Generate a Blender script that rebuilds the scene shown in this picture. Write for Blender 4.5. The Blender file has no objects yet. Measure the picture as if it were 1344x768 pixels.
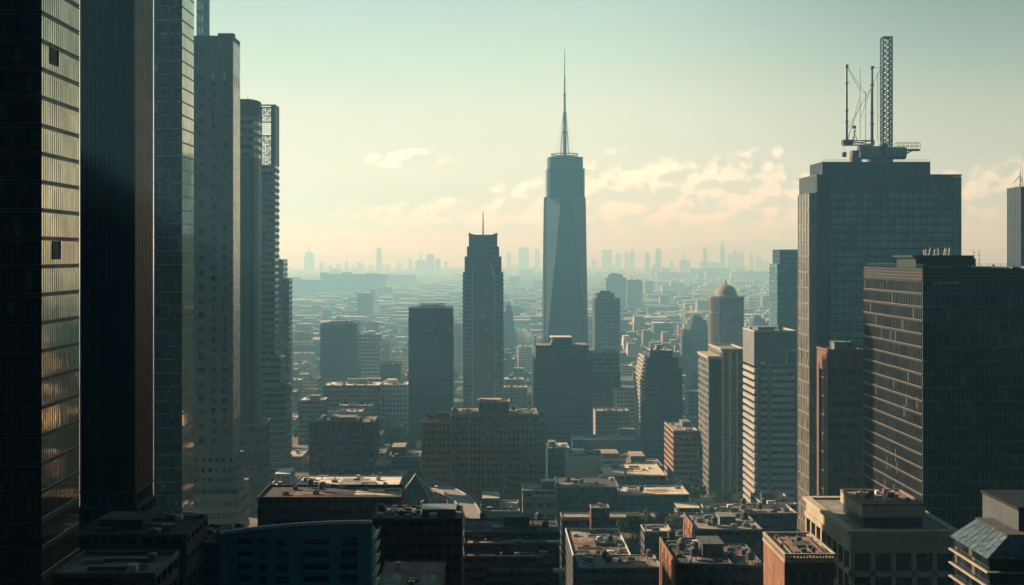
import bpy, math, random
from mathutils import Vector
R = math.radians
C = bpy.context.scene.collection
sc = bpy.context.scene

# ------------------------------------------------------------------ camera
F, VX, HY, H = 1493.0, 640.0, 335.0, 160.0      # focal length in photo pixels, vanishing point, horizon row, eye height in metres
cam_d = bpy.data.cameras.new('camera'); cam = bpy.data.objects.new('camera', cam_d); C.objects.link(cam)
cam_d.sensor_width = 36.0; cam_d.lens = 36.0 * F / 1344.0
cam_d.shift_x = (672 - VX) / 1344.0; cam_d.shift_y = -(384 - HY) / 1344.0
cam_d.clip_start = 1.0; cam_d.clip_end = 60000
cam.location = (0, 0, H); cam.rotation_euler = (R(90), 0, 0)
sc.camera = cam

# ------------------------------------------------------------------ node helpers
class NT:
    def __init__(s, tree): s.t = tree; s.n = tree.nodes; s.l = tree.links
    def new(s, typ, **kw):
        n = s.n.new(typ)
        for k, v in kw.items(): setattr(n, k, v)
        return n
    def put(s, sock, v):
        if isinstance(v, bpy.types.NodeSocket): s.l.new(v, sock)
        elif v is not None: sock.default_value = v
    def m(s, op, a, b=None, c=None, clamp=False):
        n = s.new('ShaderNodeMath', operation=op, use_clamp=clamp)
        s.put(n.inputs[0], a); s.put(n.inputs[1], b); s.put(n.inputs[2], c)
        return n.outputs[0]
    def mix(s, f, a, b, blend='MIX'):
        n = s.new('ShaderNodeMix', data_type='RGBA', blend_type=blend)
        s.put(n.inputs[0], f); s.put(n.inputs[6], a); s.put(n.inputs[7], b)
        return n.outputs[2]
    def sep(s, v):
        n = s.new('ShaderNodeSeparateXYZ'); s.put(n.inputs[0], v); return n.outputs
    def com(s, x, y, z):
        n = s.new('ShaderNodeCombineXYZ')
        for i, v in enumerate((x, y, z)): s.put(n.inputs[i], v)
        return n.outputs[0]
    def rng(s, v, a, b, c, d, smooth=False):
        n = s.new('ShaderNodeMapRange', clamp=True)
        if smooth: n.interpolation_type = 'SMOOTHSTEP'
        for i, q in enumerate((v, a, b, c, d)): s.put(n.inputs[i], q)
        return n.outputs[0]
    def noise(s, vec, scale, detail=4, rough=.55, dim='3D'):
        n = s.new('ShaderNodeTexNoise', noise_dimensions=dim)
        s.put(n.inputs['Vector'], vec); n.inputs['Scale'].default_value = scale
        n.inputs['Detail'].default_value = detail; n.inputs['Roughness'].default_value = rough
        return n.outputs[0]
    def white(s, vec):
        n = s.new('ShaderNodeTexWhiteNoise', noise_dimensions='3D'); s.put(n.inputs['Vector'], vec); return n.outputs[0]

def c4(c): return (c[0], c[1], c[2], 1.0)

# ------------------------------------------------------------------ sky, sun, exposure
SUN_EL, SUN_AZ = 27.0, -62.0        # sun beyond the left hand towers; azimuth measured from the view direction, + to the right
w = bpy.data.worlds.new('World'); sc.world = w; w.use_nodes = True
t = NT(w.node_tree)
for n in list(t.n): t.n.remove(n)
gen = t.new('ShaderNodeTexCoord').outputs['Generated']
x, y, z = t.sep(gen)
el = t.m('MULTIPLY', t.m('ARCSINE', z), 57.29578)
az = t.m('MULTIPLY', t.m('ARCTAN2', x, y), 57.29578)
ramp = t.new('ShaderNodeValToRGB'); t.put(ramp.inputs[0], t.rng(el, -5, 45, 0, 1))
SKY = [(-5, (.35, .36, .30)), (0, (.17, .34, .32)), (1.5, (.26, .37, .32)), (4, (.375, .425, .34)), (7, (.36, .41, .32)),
       (10, (.27, .355, .295)), (13, (.205, .30, .265)), (20, (.115, .22, .24)), (45, (.027, .085, .12))]
ramp = t.new('ShaderNodeValToRGB'); t.put(ramp.inputs[0], t.rng(el, -5, 45, 0, 1))
e = ramp.color_ramp.elements
while len(e) < len(SKY): e.new(.5)
for i, (d, c) in enumerate(SKY): e[i].position = (d + 5) / 50.0; e[i].color = c4(c)
base = ramp.outputs[0]
front = t.rng(y, -.12, .65, .035, 1.0, True)                        # the bright half of the sky is the half with the sun
side = t.rng(t.m('MULTIPLY', t.rng(az, 3, 26, 0, 1, True), t.rng(el, 1, 12, .35, 1.0)), 0, 1, 1.0, .40)                            # and it falls off away from the sun
bright = t.m('MULTIPLY', front, side)
# clouds: soft cumulus bank low over the horizon, laid out by direction
def cover(a, b):
    m = None
    for ca, cb, wa, wb in ((10.5, 2.7, 8.4, 2.3), (6.3, 3.3, 2.8, 1.7), (13.4, 3.4, 4.0, 1.8), (-1.0, 2.1, 6.6, .75),
                           (-3.9, 4.8, 2.2, .55), (24.6, 2.6, 3.8, 2.1), (2.0, 2.6, 2.4, 1.2)):
        dx = t.m('DIVIDE', t.m('SUBTRACT', a, ca), wa); dy = t.m('DIVIDE', t.m('SUBTRACT', b, cb), wb)
        r = t.m('SUBTRACT', 1.0, t.m('SQRT', t.m('ADD', t.m('MULTIPLY', dx, dx), t.m('MULTIPLY', dy, dy))))
        m = r if m is None else t.m('MAXIMUM', m, r)
    return m
def puffs(da, de):
    a = t.m('ADD', az, da); b = t.m('ADD', el, de)
    v = t.com(a, t.m('MULTIPLY', b, 1.25), 3.7)
    wob = t.new('ShaderNodeTexNoise', noise_dimensions='3D'); t.put(wob.inputs['Vector'], v); wob.inputs['Scale'].default_value = 1.6; wob.inputs['Detail'].default_value = 5
    vm = t.new('ShaderNodeVectorMath', operation='MULTIPLY_ADD'); t.put(vm.inputs[0], wob.outputs['Color']); vm.inputs[1].default_value = (1.1, 1.0, 0); t.put(vm.inputs[2], v)
    tot = None
    for sc_, wt in ((.5, .66), (1.25, .34)):
        vo = t.new('ShaderNodeTexVoronoi', feature='SMOOTH_F1', voronoi_dimensions='2D'); t.put(vo.inputs['Vector'], vm.outputs[0])
        vo.inputs['Scale'].default_value = sc_; vo.inputs['Smoothness'].default_value = .35
        q = t.m('MULTIPLY', t.m('SUBTRACT', 1.0, t.m('MULTIPLY', vo.outputs['Distance'], 1.35)), wt)
        tot = q if tot is None else t.m('ADD', tot, q)
    return tot
def puffs2(da, de):
    v = t.com(t.m('ADD', az, da), t.m('MULTIPLY', t.m('ADD', el, de), 1.25), 9.1)
    return t.m('ADD', t.m('MULTIPLY', puffs(da, de), .62), t.m('MULTIPLY', t.noise(v, 1.0, 6, .55), .62))
n0 = puffs2(0, 0); n1 = puffs2(-.25, .34)
thick = t.m('ADD', t.m('MULTIPLY', cover(az, el), 1.5), t.m('MULTIPLY', t.m('SUBTRACT', n0, .60), 1.5))
den = t.rng(thick, -.02, .62, 0, .95, True)
core = t.rng(thick, .35, 1.3, 0, 1, True)                  # the middle of a cloud lit from behind is greyer than its rim
lit = t.m('SUBTRACT', t.rng(t.m('SUBTRACT', n0, n1), -.13, .12, 0, 1, True), t.m('MULTIPLY', core, .30), clamp=True)
ccol = t.mix(lit, c4((.37, .41, .35)), c4((.72, .73, .58)))
low = t.rng(el, .3, 2.6, .1, .95, True)
sky = t.mix(t.m('MULTIPLY', den, low), base, ccol)
skyb = t.mix(1.0, sky, t.com(bright, bright, bright), 'MULTIPLY')
bg = t.new('ShaderNodeBackground'); t.put(bg.inputs[0], skyb); bg.inputs[1].default_value = 1.0
st = t.new('ShaderNodeTexSky', sky_type='NISHITA', sun_disc=False, sun_elevation=R(SUN_EL), sun_rotation=R(SUN_AZ), air_density=1.5, dust_density=3.0)
bg2 = t.new('ShaderNodeBackground'); t.put(bg2.inputs[0], st.outputs[0]); bg2.inputs[1].default_value = .004
add = t.new('ShaderNodeAddShader'); t.l.new(bg.outputs[0], add.inputs[0]); t.l.new(bg2.outputs[0], add.inputs[1])
out = t.new('ShaderNodeOutputWorld'); t.l.new(add.outputs[0], out.inputs[0])

sun_d = bpy.data.lights.new('sun', 'SUN'); sun = bpy.data.objects.new('sun', sun_d); C.objects.link(sun)
sun_d.energy = 5.0; sun_d.angle = R(.5); sun_d.color = (1.0, .88, .69)
sd = Vector((math.sin(R(SUN_AZ)) * math.cos(R(SUN_EL)), math.cos(R(SUN_AZ)) * math.cos(R(SUN_EL)), math.sin(R(SUN_EL))))
sun.rotation_euler = sd.to_track_quat('Z', 'Y').to_euler(); sun.location = sd * 5000

vs = sc.view_settings
vs.view_transform = 'Standard'; vs.look = 'None'; vs.gamma = 1.0; vs.use_curve_mapping = False; vs.exposure = 1.1
cy = sc.cycles
cy.use_denoising = True
try: cy.denoiser = 'OPENIMAGEDENOISE'
except Exception: pass
cy.max_bounces = 5; cy.diffuse_bounces = 2; cy.glossy_bounces = 2; cy.volume_bounces = 0; cy.transparent_max_bounces = 4
cy.sample_clamp_indirect = 4.0; cy.caustics_reflective = False; cy.caustics_refractive = False

# ------------------------------------------------------------------ materials
MATS = {}
def new_mat(name):
    m = bpy.data.materials.new(name); m.use_nodes = True; MATS[name] = m
    t = NT(m.node_tree); b = t.n['Principled BSDF']
    return m, t, b
def solid(name, col, rough=.8, amt=.35, scale=.12, metal=0.0, streak=.5, spec=.35):
    m, t, b = new_mat(name)
    o = t.new('ShaderNodeTexCoord').outputs['Object']
    a = t.noise(o, scale, 6, .6)
    mp = t.new('ShaderNodeMapping'); t.put(mp.inputs[0], o); mp.inputs['Scale'].default_value = (.9, .9, .05)
    s = t.noise(mp.outputs[0], 1.0, 4, .6)
    f = t.m('ADD', t.m('MULTIPLY', a, 1 - streak), t.m('MULTIPLY', s, streak))
    k = t.rng(f, .3, .7, 1 - amt, 1 + amt * .7)
    info = t.new('ShaderNodeObjectInfo').outputs['Random']
    k = t.m('MULTIPLY', k, t.rng(info, 0, 1, .93, 1.07))
    t.put(b.inputs['Base Color'], t.mix(1.0, c4(col), t.com(k, k, k), 'MULTIPLY'))
    t.put(b.inputs['Roughness'], t.rng(a, .3, .7, min(1, rough + .08), max(.05, rough - .08)))
    b.inputs['Metallic'].default_value = metal; b.inputs['Specular IOR Level'].default_value = spec
    return m
def glass(name, col, rough=.1, ior=1.7, cu=1.5, cv=3.7, vary=.7, tint=(1, 1, 1), wav=.03, metal=0.0, blinds=.05):
    m, t, b = new_mat(name)
    o = t.new('ShaderNodeTexCoord').outputs['Object']
    x, y, z = t.sep(o)
    u = t.m('FLOOR', t.m('DIVIDE', t.m('ADD', x, y), cu)); v = t.m('FLOOR', t.m('DIVIDE', z, cv))
    r = t.white(t.com(u, v, 0.0)); r2 = t.white(t.com(u, v, 7.0))
    big = t.noise(o, .05, 3)
    k = t.m('MULTIPLY', t.rng(r, 0, 1, 1 - vary, 1 + vary), t.rng(big, .3, .7, .75, 1.25))
    colr = t.mix(1.0, c4(col), t.com(k, k, k), 'MULTIPLY')
    bl = t.m('MULTIPLY', t.m('GREATER_THAN', r2, 1 - blinds), .6)
    colr = t.mix(bl, colr, c4((.16, .16, .14)))
    t.put(b.inputs['Base Color'], colr)
    t.put(b.inputs['Roughness'], t.rng(r2, 0, 1, rough * .6, rough * 1.4))
    b.inputs['IOR'].default_value = ior; b.inputs['Specular Tint'].default_value = c4(tint); b.inputs['Metallic'].default_value = metal
    # each pane leans a hair differently, and float glass is slightly wavy
    bn = t.new('ShaderNodeBump'); bn.inputs['Strength'].default_value = wav * 10; bn.inputs['Distance'].default_value = .1
    hgt = t.m('ADD', t.noise(o, .35, 3, .5), t.m('MULTIPLY', t.m('MULTIPLY', t.m('SUBTRACT', r, .5), t.m('FRACT', t.m('DIVIDE', t.m('ADD', x, y), cu))), .25))
    t.put(bn.inputs['Height'], hgt); t.put(b.inputs['Normal'], bn.outputs[0])
    return m
def far_mat(name, wall, win, fh=3.6, bay=3.0, fz=.5, fu=.62, roof=(.42, .40, .36), var=.5, island=False):
    """wall with a grid of windows for buildings too far away to model each opening"""
    m, t, b = new_mat(name)
    o = t.new('ShaderNodeTexCoord').outputs['Object']
    g = t.new('ShaderNodeNewGeometry')
    x, y, z = t.sep(o)
    uf = t.m('FRACT', t.m('DIVIDE', t.m('ADD', x, y), bay)); vf = t.m('FRACT', t.m('DIVIDE', z, fh))
    mask = t.m('MULTIPLY', t.m('LESS_THAN', uf, fu), t.m('LESS_THAN', vf, fz))
    cell = t.white(t.com(t.m('FLOOR', t.m('DIVIDE', t.m('ADD', x, y), bay)), t.m('FLOOR', t.m('DIVIDE', z, fh)), 1.0))
    rnd = g.outputs['Random Per Island'] if island else t.new('ShaderNodeObjectInfo').outputs['Random']
    k = t.rng(rnd, 0, 1, 1 - var, 1 + var)
    hue = t.white(t.com(rnd, 3.0, 1.0))
    wallc = t.mix(hue, c4(wall), c4((wall[0] * 1.15, wall[1] * .95, wall[2] * .75)))
    wallc = t.mix(1.0, wallc, t.com(k, k, k), 'MULTIPLY')
    st = t.rng(t.noise(o, .15, 4), .3, .7, .75, 1.2)
    wallc = t.mix(1.0, wallc, t.com(st, st, st), 'MULTIPLY')
    wk = t.rng(cell, 0, 1, .5, 1.7)
    winc = t.mix(1.0, c4(win), t.com(wk, wk, wk), 'MULTIPLY')
    face = t.mix(mask, wallc, winc)
    nz = t.sep(g.outputs['Normal'])[2]
    up = t.m('GREATER_THAN', nz, .5)
    rk = t.rng(t.white(t.com(rnd, 9.0, 2.0)), 0, 1, .35, 1.5)
    rs = t.rng(t.noise(o, .2, 5), .3, .7, .6, 1.2)
    rk = t.m('MULTIPLY', rk, rs)
    roofc = t.mix(1.0, c4(roof), t.com(rk, rk, rk), 'MULTIPLY')
    t.put(b.inputs['Base Color'], t.mix(up, face, roofc))
    t.put(b.inputs['Roughness'], t.m('SUBTRACT', .8, t.m('MULTIPLY', t.m('MULTIPLY', mask, t.m('SUBTRACT', 1.0, up)), .6)))
    return m

solid('concrete_grey', (.145, .155, .15)); solid('concrete_dark', (.065, .073, .075)); solid('concrete_pale', (.30, .285, .25))
solid('stone_tan', (.19, .15, .11)); solid('stone_cream', (.34, .29, .21)); solid('brick_red', (.16, .08, .048), .85, .5, .5)
solid('brick_sunlit', (.21, .105, .06), .85, .6, .35); solid('brick_brown', (.10, .06, .042), .8, .45, .4); solid('metal_dark', (.035, .04, .042), .45, .3, .2, .5); solid('metal_bronze', (.15, .085, .05), .4, .35, .2, .45)
solid('metal_grey', (.22, .23, .23), .45, .3, .3, .6); solid('metal_black', (.012, .015, .018), .5, .2, .2, .0, .5, .2); solid('lit_side_gold', (.55, .48, .36), .28, .12, .2, .85); solid('steel', (.10, .11, .11), .5, .3, .4, .5)
solid('panel_white', (.58, .57, .53), .6, .2); solid('panel_bluegreen', (.018, .07, .09), .45, .35); solid('stone_brown', (.26, .165, .10)); solid('panel_teal', (.06, .24, .30), .45, .35); solid('panel_slate', (.035, .055, .065), .5, .3)
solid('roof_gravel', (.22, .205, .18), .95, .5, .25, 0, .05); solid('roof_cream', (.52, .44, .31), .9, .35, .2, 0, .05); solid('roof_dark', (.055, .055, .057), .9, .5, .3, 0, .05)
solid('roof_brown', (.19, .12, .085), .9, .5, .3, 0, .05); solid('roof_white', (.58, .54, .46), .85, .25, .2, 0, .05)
solid('copper_green', (.12, .17, .15), .6, .4, .3); solid('asphalt', (.05, .05, .052), .9, .4, .1, 0, 0); solid('pavement', (.22, .21, .19), .9, .35, .3, 0, 0)
solid('road_paint', (.75, .74, .70), .7, .3, .5, 0, 0); solid('bark', (.09, .065, .045), .9, .4, 1.0); solid('awning_red', (.45, .08, .05), .7, .3); solid('dome_stone', (.20, .165, .135), .7, .4)
glass('glass_dark', (.012, .018, .022), .12, 1.6, 1.5, 3.7); glass('glass_teal', (.02, .05, .06), .12, 1.7, 1.6, 3.8)
glass('glass_gold_glint', (.78, .69, .50), .05, 1.6, 1.5, 7.4, .14, (1, 1, 1), .012, .9, .0)  # gold of the reflected sky put into the glass colour
glass('glass_blue', (.065, .165, .20), .15, 1.55, 3.35, 4.25, .35, blinds=.03); glass('glass_slab', (.014, .036, .046), .2, 1.6, 3.0, 3.9, .3, blinds=.02)
glass('glass_silver', (.022, .07, .095), .18, 1.6, 3.0, 4.0, .12, (1, 1, 1), .015, blinds=0); glass('glass_sky', (.055, .075, .08), .2, 1.6, .9, 1.2, .45)
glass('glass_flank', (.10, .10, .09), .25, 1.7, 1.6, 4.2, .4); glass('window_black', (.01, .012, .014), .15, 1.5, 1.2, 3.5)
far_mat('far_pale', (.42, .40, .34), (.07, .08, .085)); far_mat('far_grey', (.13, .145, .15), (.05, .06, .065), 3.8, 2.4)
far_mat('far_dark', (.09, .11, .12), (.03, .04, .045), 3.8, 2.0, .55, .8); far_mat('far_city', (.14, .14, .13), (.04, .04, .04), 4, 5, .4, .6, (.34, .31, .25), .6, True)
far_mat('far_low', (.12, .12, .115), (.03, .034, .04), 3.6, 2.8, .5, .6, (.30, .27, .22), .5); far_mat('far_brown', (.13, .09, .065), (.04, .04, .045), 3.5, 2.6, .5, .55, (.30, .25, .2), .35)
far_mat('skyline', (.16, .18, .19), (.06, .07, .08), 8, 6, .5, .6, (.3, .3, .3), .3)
def foliage(name, a, b_):
    m, t, b = new_mat(name)
    g = t.new('ShaderNodeNewGeometry').outputs['Random Per Island']
    t.put(b.inputs['Base Color'], t.mix(g, c4(a), c4(b_))); b.inputs['Roughness'].default_value = .7; b.inputs['Specular IOR Level'].default_value = .2
foliage('leaf', (.035, .05, .015), (.10, .115, .03))
def ground_mat():
    m, t, b = new_mat('city_ground')
    o = t.new('ShaderNodeTexCoord').outputs['Object']
    a = t.noise(o, .004, 8, .65); c = t.noise(o, .03, 6, .6); d = t.noise(o, .0009, 4, .5)
    col = t.mix(t.rng(a, .35, .65, 0, 1), c4((.05, .06, .05)), c4((.16, .15, .12)))
    col = t.mix(t.rng(c, .4, .7, 0, .7), col, c4((.24, .22, .18)))
    col = t.mix(t.rng(d, .45, .6, 0, .6), col, c4((.045, .06, .035)))
    t.put(b.inputs['Base Color'], col); b.inputs['Roughness'].default_value = .95; b.inputs['Specular IOR Level'].default_value = .1
ground_mat()
M = MATS

# ------------------------------------------------------------------ mesh helpers
class MB:
    def __init__(s): s.v = []; s.f = []
    def box(s, x0, x1, y0, y1, z0, z1, caps=True):
        n = len(s.v)
        s.v += [(x0, y0, z0), (x1, y0, z0), (x1, y1, z0), (x0, y1, z0), (x0, y0, z1), (x1, y0, z1), (x1, y1, z1), (x0, y1, z1)]
        q = [(0, 1, 5, 4), (1, 2, 6, 5), (2, 3, 7, 6), (3, 0, 4, 7)]
        if caps: q += [(4, 5, 6, 7), (3, 2, 1, 0)]
        s.f += [tuple(n + i for i in p) for p in q]; return s
    def loft(s, a, z0, b, z1, caps=True):
        n = len(s.v); k = len(a)
        s.v += [(p[0], p[1], z0) for p in a] + [(p[0], p[1], z1) for p in b]
        s.f += [(n + i, n + (i + 1) % k, n + k + (i + 1) % k, n + k + i) for i in range(k)]
        if caps: s.f += [tuple(n + k + i for i in range(k)), tuple(n + i for i in reversed(range(k)))]
        return s
    def prism(s, a, z0, z1, caps=True): return s.loft(a, z0, a, z1, caps)
    def tube(s, p, q, r, n=6, r2=None):
        p = Vector(p); q = Vector(q); d = q - p
        if d.length < 1e-6: return s
        d.normalize(); u = d.orthogonal().normalized(); v = d.cross(u); r2 = r if r2 is None else r2
        k = len(s.v)
        for c, rr in ((p, r), (q, r2)):
            for i in range(n):
                a = 2 * math.pi * i / n; w = c + (u * math.cos(a) + v * math.sin(a)) * rr; s.v.append(tuple(w))
        s.f += [(k + i, k + (i + 1) % n, k + n + (i + 1) % n, k + n + i) for i in range(n)]
        s.f += [tuple(k + n + i for i in range(n)), tuple(k + i for i in reversed(range(n)))]
        return s
    def lathe(s, prof, cx, cy, n=16):
        k = len(s.v)
        for r, z in prof:
            for i in range(n):
                a = 2 * math.pi * i / n; s.v.append((cx + r * math.cos(a), cy + r * math.sin(a), z))
        for j in range(len(prof) - 1):
            for i in range(n):
                s.f.append((k + j * n + i, k + j * n + (i + 1) % n, k + (j + 1) * n + (i + 1) % n, k + (j + 1) * n + i))
        s.f += [tuple(k + i for i in reversed(range(n))), tuple(k + (len(prof) - 1) * n + i for i in range(n))]
        return s
    def bar(s, p, q, w, h):           # rectangular bar
        return s.tube(p, q, w, 4)
    def build(s, name, mat, parent=None, smooth=False):
        me = bpy.data.meshes.new(name); me.from_pydata(s.v, [], s.f); me.update()
        me.materials.append(M[mat] if isinstance(mat, str) else mat)
        if smooth: me.polygons.foreach_set('use_smooth', [True] * len(me.polygons))
        o = bpy.data.objects.new(name, me); C.objects.link(o)
        if parent is not None: o.parent = parent
        return o
def tag(o, label=None, cat=None, group=None, kind=None):
    for k, v in (('label', label), ('category', cat), ('group', group), ('kind', kind)):
        if v: o[k] = v
    return o
def empty(name, loc, rz=0):
    o = bpy.data.objects.new(name, None); C.objects.link(o); o.location = loc; o.rotation_euler = (0, 0, rz); o.empty_display_size = 1; return o

def wx(px, D): return (px - VX) / F * D
def wz(py, D): return H - (py - HY) / F * D
def dep_of(near, far, D): return D * ((near - VX) / (far - VX) - 1)

FOOT = []      # footprints, to keep the filler out of the modelled buildings
class Bld:
    def __init__(s, name, label, x0, x1, D, dep, cat='tower', group=None):
        s.D = D; s.w = (x1 - x0) / F * D; s.h = s.w / 2; s.dep = dep; s.cx = wx((x0 + x1) / 2, D)
        s.root = tag(empty(name, (s.cx, D, 0)), label, cat, group)
        FOOT.append((s.cx - s.h, s.cx + s.h, D, D + dep, label))
        s.rnd = random.Random(label)
    def lx(s, px, d=0): return wx(px, s.D + d) - s.cx
    def z(s, py, d=0): return wz(py, s.D + d)
    def full(s, z0, z1, ins=0): return (-s.h + ins, s.h - ins, ins, s.dep - ins, z0, z1)
    def box(s, name, mat, *b): return MB().box(*b).build(name, mat, s.root)

def ring(mb, x0, x1, y0, y1, z0, z1, t):
    mb.box(x0, x1, y0, y0 + t, z0, z1); mb.box(x0, x1, y1 - t, y1, z0, z1)
    mb.box(x0, x0 + t, y0 + t, y1 - t, z0, z1); mb.box(x1 - t, x1, y0 + t, y1 - t, z0, z1)

def bands(b, x0, x1, y0, y1, z0, z1, fh, gh, mw, mg, bay=0, pw=.4, inset=.3, pout=-.05, mp=None, pier='pier', wname='spandrel', ledge=None, start=0):
    """storeys: solid spandrel slabs, a recessed window band for each storey, upright piers"""
    n = max(1, int(round((z1 - z0) / fh))); fh = (z1 - z0) / n; gh = min(gh, fh * .92)
    wmb = MB(); lm = MB()
    for i in range(n):
        za = z0 + i * fh; zb = za + fh - gh
        wmb.box(x0, x1, y0, y1, za, zb)
        MB().box(x0 + inset, x1 - inset, y0 + inset, y1 - inset, zb, zb + gh, False).build('window_band', mg, b.root)
        if ledge:
            for fr in ledge[1]:
                zz = za + (fh - gh) * fr
                lm.box(x0 - ledge[0], x1 + ledge[0], y0 - ledge[0], y1 + ledge[0], zz - ledge[2] / 2, zz + ledge[2] / 2)
    wmb.box(x0, x1, y0, y1, z1, z1 + .25)
    wmb.build(wname, mw, b.root)
    if ledge: lm.build('ledge', ledge[3], b.root)
    if bay:
        p = MB(); zt = z1 - .02 if pout < 0 else z1 + .2
        def xs(a, c):
            k = max(1, int(round((c - a) / bay))); return [a + (c - a) * j / k for j in range(k + 1)]
        for q in xs(x0 + pw / 2, x1 - pw / 2):
            p.box(q - pw / 2, q + pw / 2, y0 - pout, y0 + inset + .1, z0, zt)
        for q in xs(y0 + pw / 2, y1 - pw / 2)[1:]:
            p.box(x0 - pout, x0 + inset + .1, q - pw / 2, q + pw / 2, z0, zt)
            p.box(x1 - inset - .1, x1 + pout, q - pw / 2, q + pw / 2, z0, zt)
        p.build(pier, mp or mw, b.root)

def roof(b, x0, x1, y0, y1, z, mroof, mpar, kit=4, ph=1.0, seed=0, big=True, pt=.35, antenna=0):
    """parapet, deck and rooftop plant"""
    rnd = random.Random(str(seed) + str(round(x0 + z, 2)))
    pm = MB(); ring(pm, x0 - .06, x1 + .06, y0 - .06, y1 + .06, z + .26, z + .26 + ph, pt); pm.build('parapet', mpar, b.root)
    MB().box(x0 + pt, x1 - pt, y0 + pt, y1 - pt, z + .1, z + .32).build('roof_deck', mroof, b.root)
    W, Dp = x1 - x0 - 2 * pt, y1 - y0 - 2 * pt; zb = z + .32; used = []
    def spot(w, d):
        for _ in range(25):
            cx = rnd.uniform(x0 + pt + w / 2 + .5, max(x0 + pt + w / 2 + .6, x1 - pt - w / 2 - .5)); cyy = rnd.uniform(y0 + pt + d / 2 + .5, max(y0 + pt + d / 2 + .6, y1 - pt - d / 2 - .5))
            if cx + w / 2 > x1 - pt or cyy + d / 2 > y1 - pt: continue
            if all(abs(cx - u[0]) > (w + u[2]) / 2 + .3 or abs(cyy - u[1]) > (d + u[3]) / 2 + .3 for u in used):
                used.append((cx, cyy, w, d)); return cx, cyy
        return None
    if W > 8 and Dp > 5 and kit:
        for i in range(3):                                   # patched felt and pipe runs
            w, d = rnd.uniform(.15, .35) * W, rnd.uniform(.2, .45) * Dp; px_, py_ = rnd.uniform(x0 + pt, x1 - pt - w), rnd.uniform(y0 + pt, y1 - pt - d)
            MB().box(px_, px_ + w, py_, py_ + d, zb - .05, zb + .012 + .006 * i).build('roof_patch', rnd.choice(['roof_dark', 'roof_gravel', 'roof_gravel', 'roof_brown']), b.root)
        for i in range(3):
            yy_ = y0 + pt + Dp * rnd.uniform(.08, .92); xa_, xb_ = sorted((rnd.uniform(x0 + pt + .3, x1 - pt), rnd.uniform(x0 + pt + .3, x1 - pt)))
            if xb_ - xa_ > 2: MB().tube((xa_, yy_, zb + .28), (xb_, yy_, zb + .28), .11, 5).tube((xa_, yy_, zb), (xa_, yy_, zb + .3), .11, 5).tube((xb_, yy_, zb + .28), (xb_, yy_ + 1.5, zb + .28), .11, 5).build('roof_pipe', rnd.choice(['metal_grey', 'panel_white', 'steel']), b.root)
    if big and W > 8 and Dp > 8:
        w, d, hh = W * rnd.uniform(.25, .42), Dp * rnd.uniform(.25, .45), rnd.uniform(2.6, 4.2); p = spot(w, d)
        if p:
            m = MB(); m.box(p[0] - w / 2, p[0] + w / 2, p[1] - d / 2, p[1] + d / 2, zb, zb + hh)
            k = int(w / .9)
            for i in range(k):
                q = p[0] - w / 2 + .3 + i * (w - .6) / max(1, k - 1); m.box(q - .12, q + .12, p[1] - d / 2 - .12, p[1] - d / 2 + .05, zb + .4, zb + hh - .4)
            m.box(p[0] - w / 2 - .25, p[0] + w / 2 + .25, p[1] - d / 2 - .25, p[1] + d / 2 + .25, zb + hh, zb + hh + .25)
            m.build('plant_room', rnd.choice(['metal_grey', 'concrete_grey', mpar]), b.root)
    for i in range(kit):
        typ = rnd.choice(['air_unit', 'air_unit', 'air_unit', 'air_unit', 'vent', 'duct', 'duct', 'water_tank', 'skylight', 'skylight'])
        if typ == 'air_unit':
            w, d, hh = rnd.uniform(1.5, 3.2), rnd.uniform(1.4, 2.6), rnd.uniform(1.1, 1.9)
            p = spot(w, d)
            if p:
                m = MB().box(p[0] - w / 2, p[0] + w / 2, p[1] - d / 2, p[1] + d / 2, zb + .25, zb + hh)
                for sx in (-1, 1): m.box(p[0] + sx * w * .35 - .1, p[0] + sx * w * .35 + .1, p[1] - d / 2, p[1] + d / 2, zb, zb + .25)
                m.lathe([(.5, zb + hh), (.5, zb + hh + .2)], p[0], p[1], 8); m.build('air_unit', rnd.choice(['metal_grey', 'panel_white', 'steel']), b.root)
        elif typ == 'vent':
            p = spot(1, 1)
            if p: MB().lathe([(.3, zb), (.3, zb + 1.1), (.55, zb + 1.2), (.1, zb + 1.5)], p[0], p[1], 8).build('vent', 'metal_grey', b.root)
        elif typ == 'duct':
            L = min(W * .5, rnd.uniform(4, 10)); p = spot(L, 1.0)
            if p: MB().box(p[0] - L / 2, p[0] + L / 2, p[1] - .4, p[1] + .4, zb + .3, zb + 1.0).box(p[0] - L / 2, p[0] - L / 2 + .8, p[1] - .4, p[1] + .4, zb, zb + .3).box(p[0] + L / 2 - .8, p[0] + L / 2, p[1] - .4, p[1] + .4, zb, zb + .3).build('duct', 'metal_grey', b.root)
        elif typ == 'water_tank':
            p = spot(3, 3)
            if p:
                m = MB().lathe([(1.3, zb + 1.2), (1.3, zb + 3.4), (.1, zb + 4.2)], p[0], p[1], 12)
                for a in range(4): m.tube((p[0] + .9 * math.cos(a * 1.57 + .8), p[1] + .9 * math.sin(a * 1.57 + .8), zb), (p[0] + .9 * math.cos(a * 1.57 + .8), p[1] + .9 * math.sin(a * 1.57 + .8), zb + 1.3), .1, 4)
                m.build('water_tank', 'steel', b.root)
        else:
            w = rnd.uniform(2, 4); p = spot(w, 2.2)
            if p: MB().loft([(p[0] - w / 2, p[1] - 1.1), (p[0] + w / 2, p[1] - 1.1), (p[0] + w / 2, p[1] + 1.1), (p[0] - w / 2, p[1] + 1.1)], zb, [(p[0] - w / 2 + .3, p[1] - .2), (p[0] + w / 2 - .3, p[1] - .2), (p[0] + w / 2 - .3, p[1] + .2), (p[0] - w / 2 + .3, p[1] + .2)], zb + 1.0).build('skylight', 'glass_sky', b.root)
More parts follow.
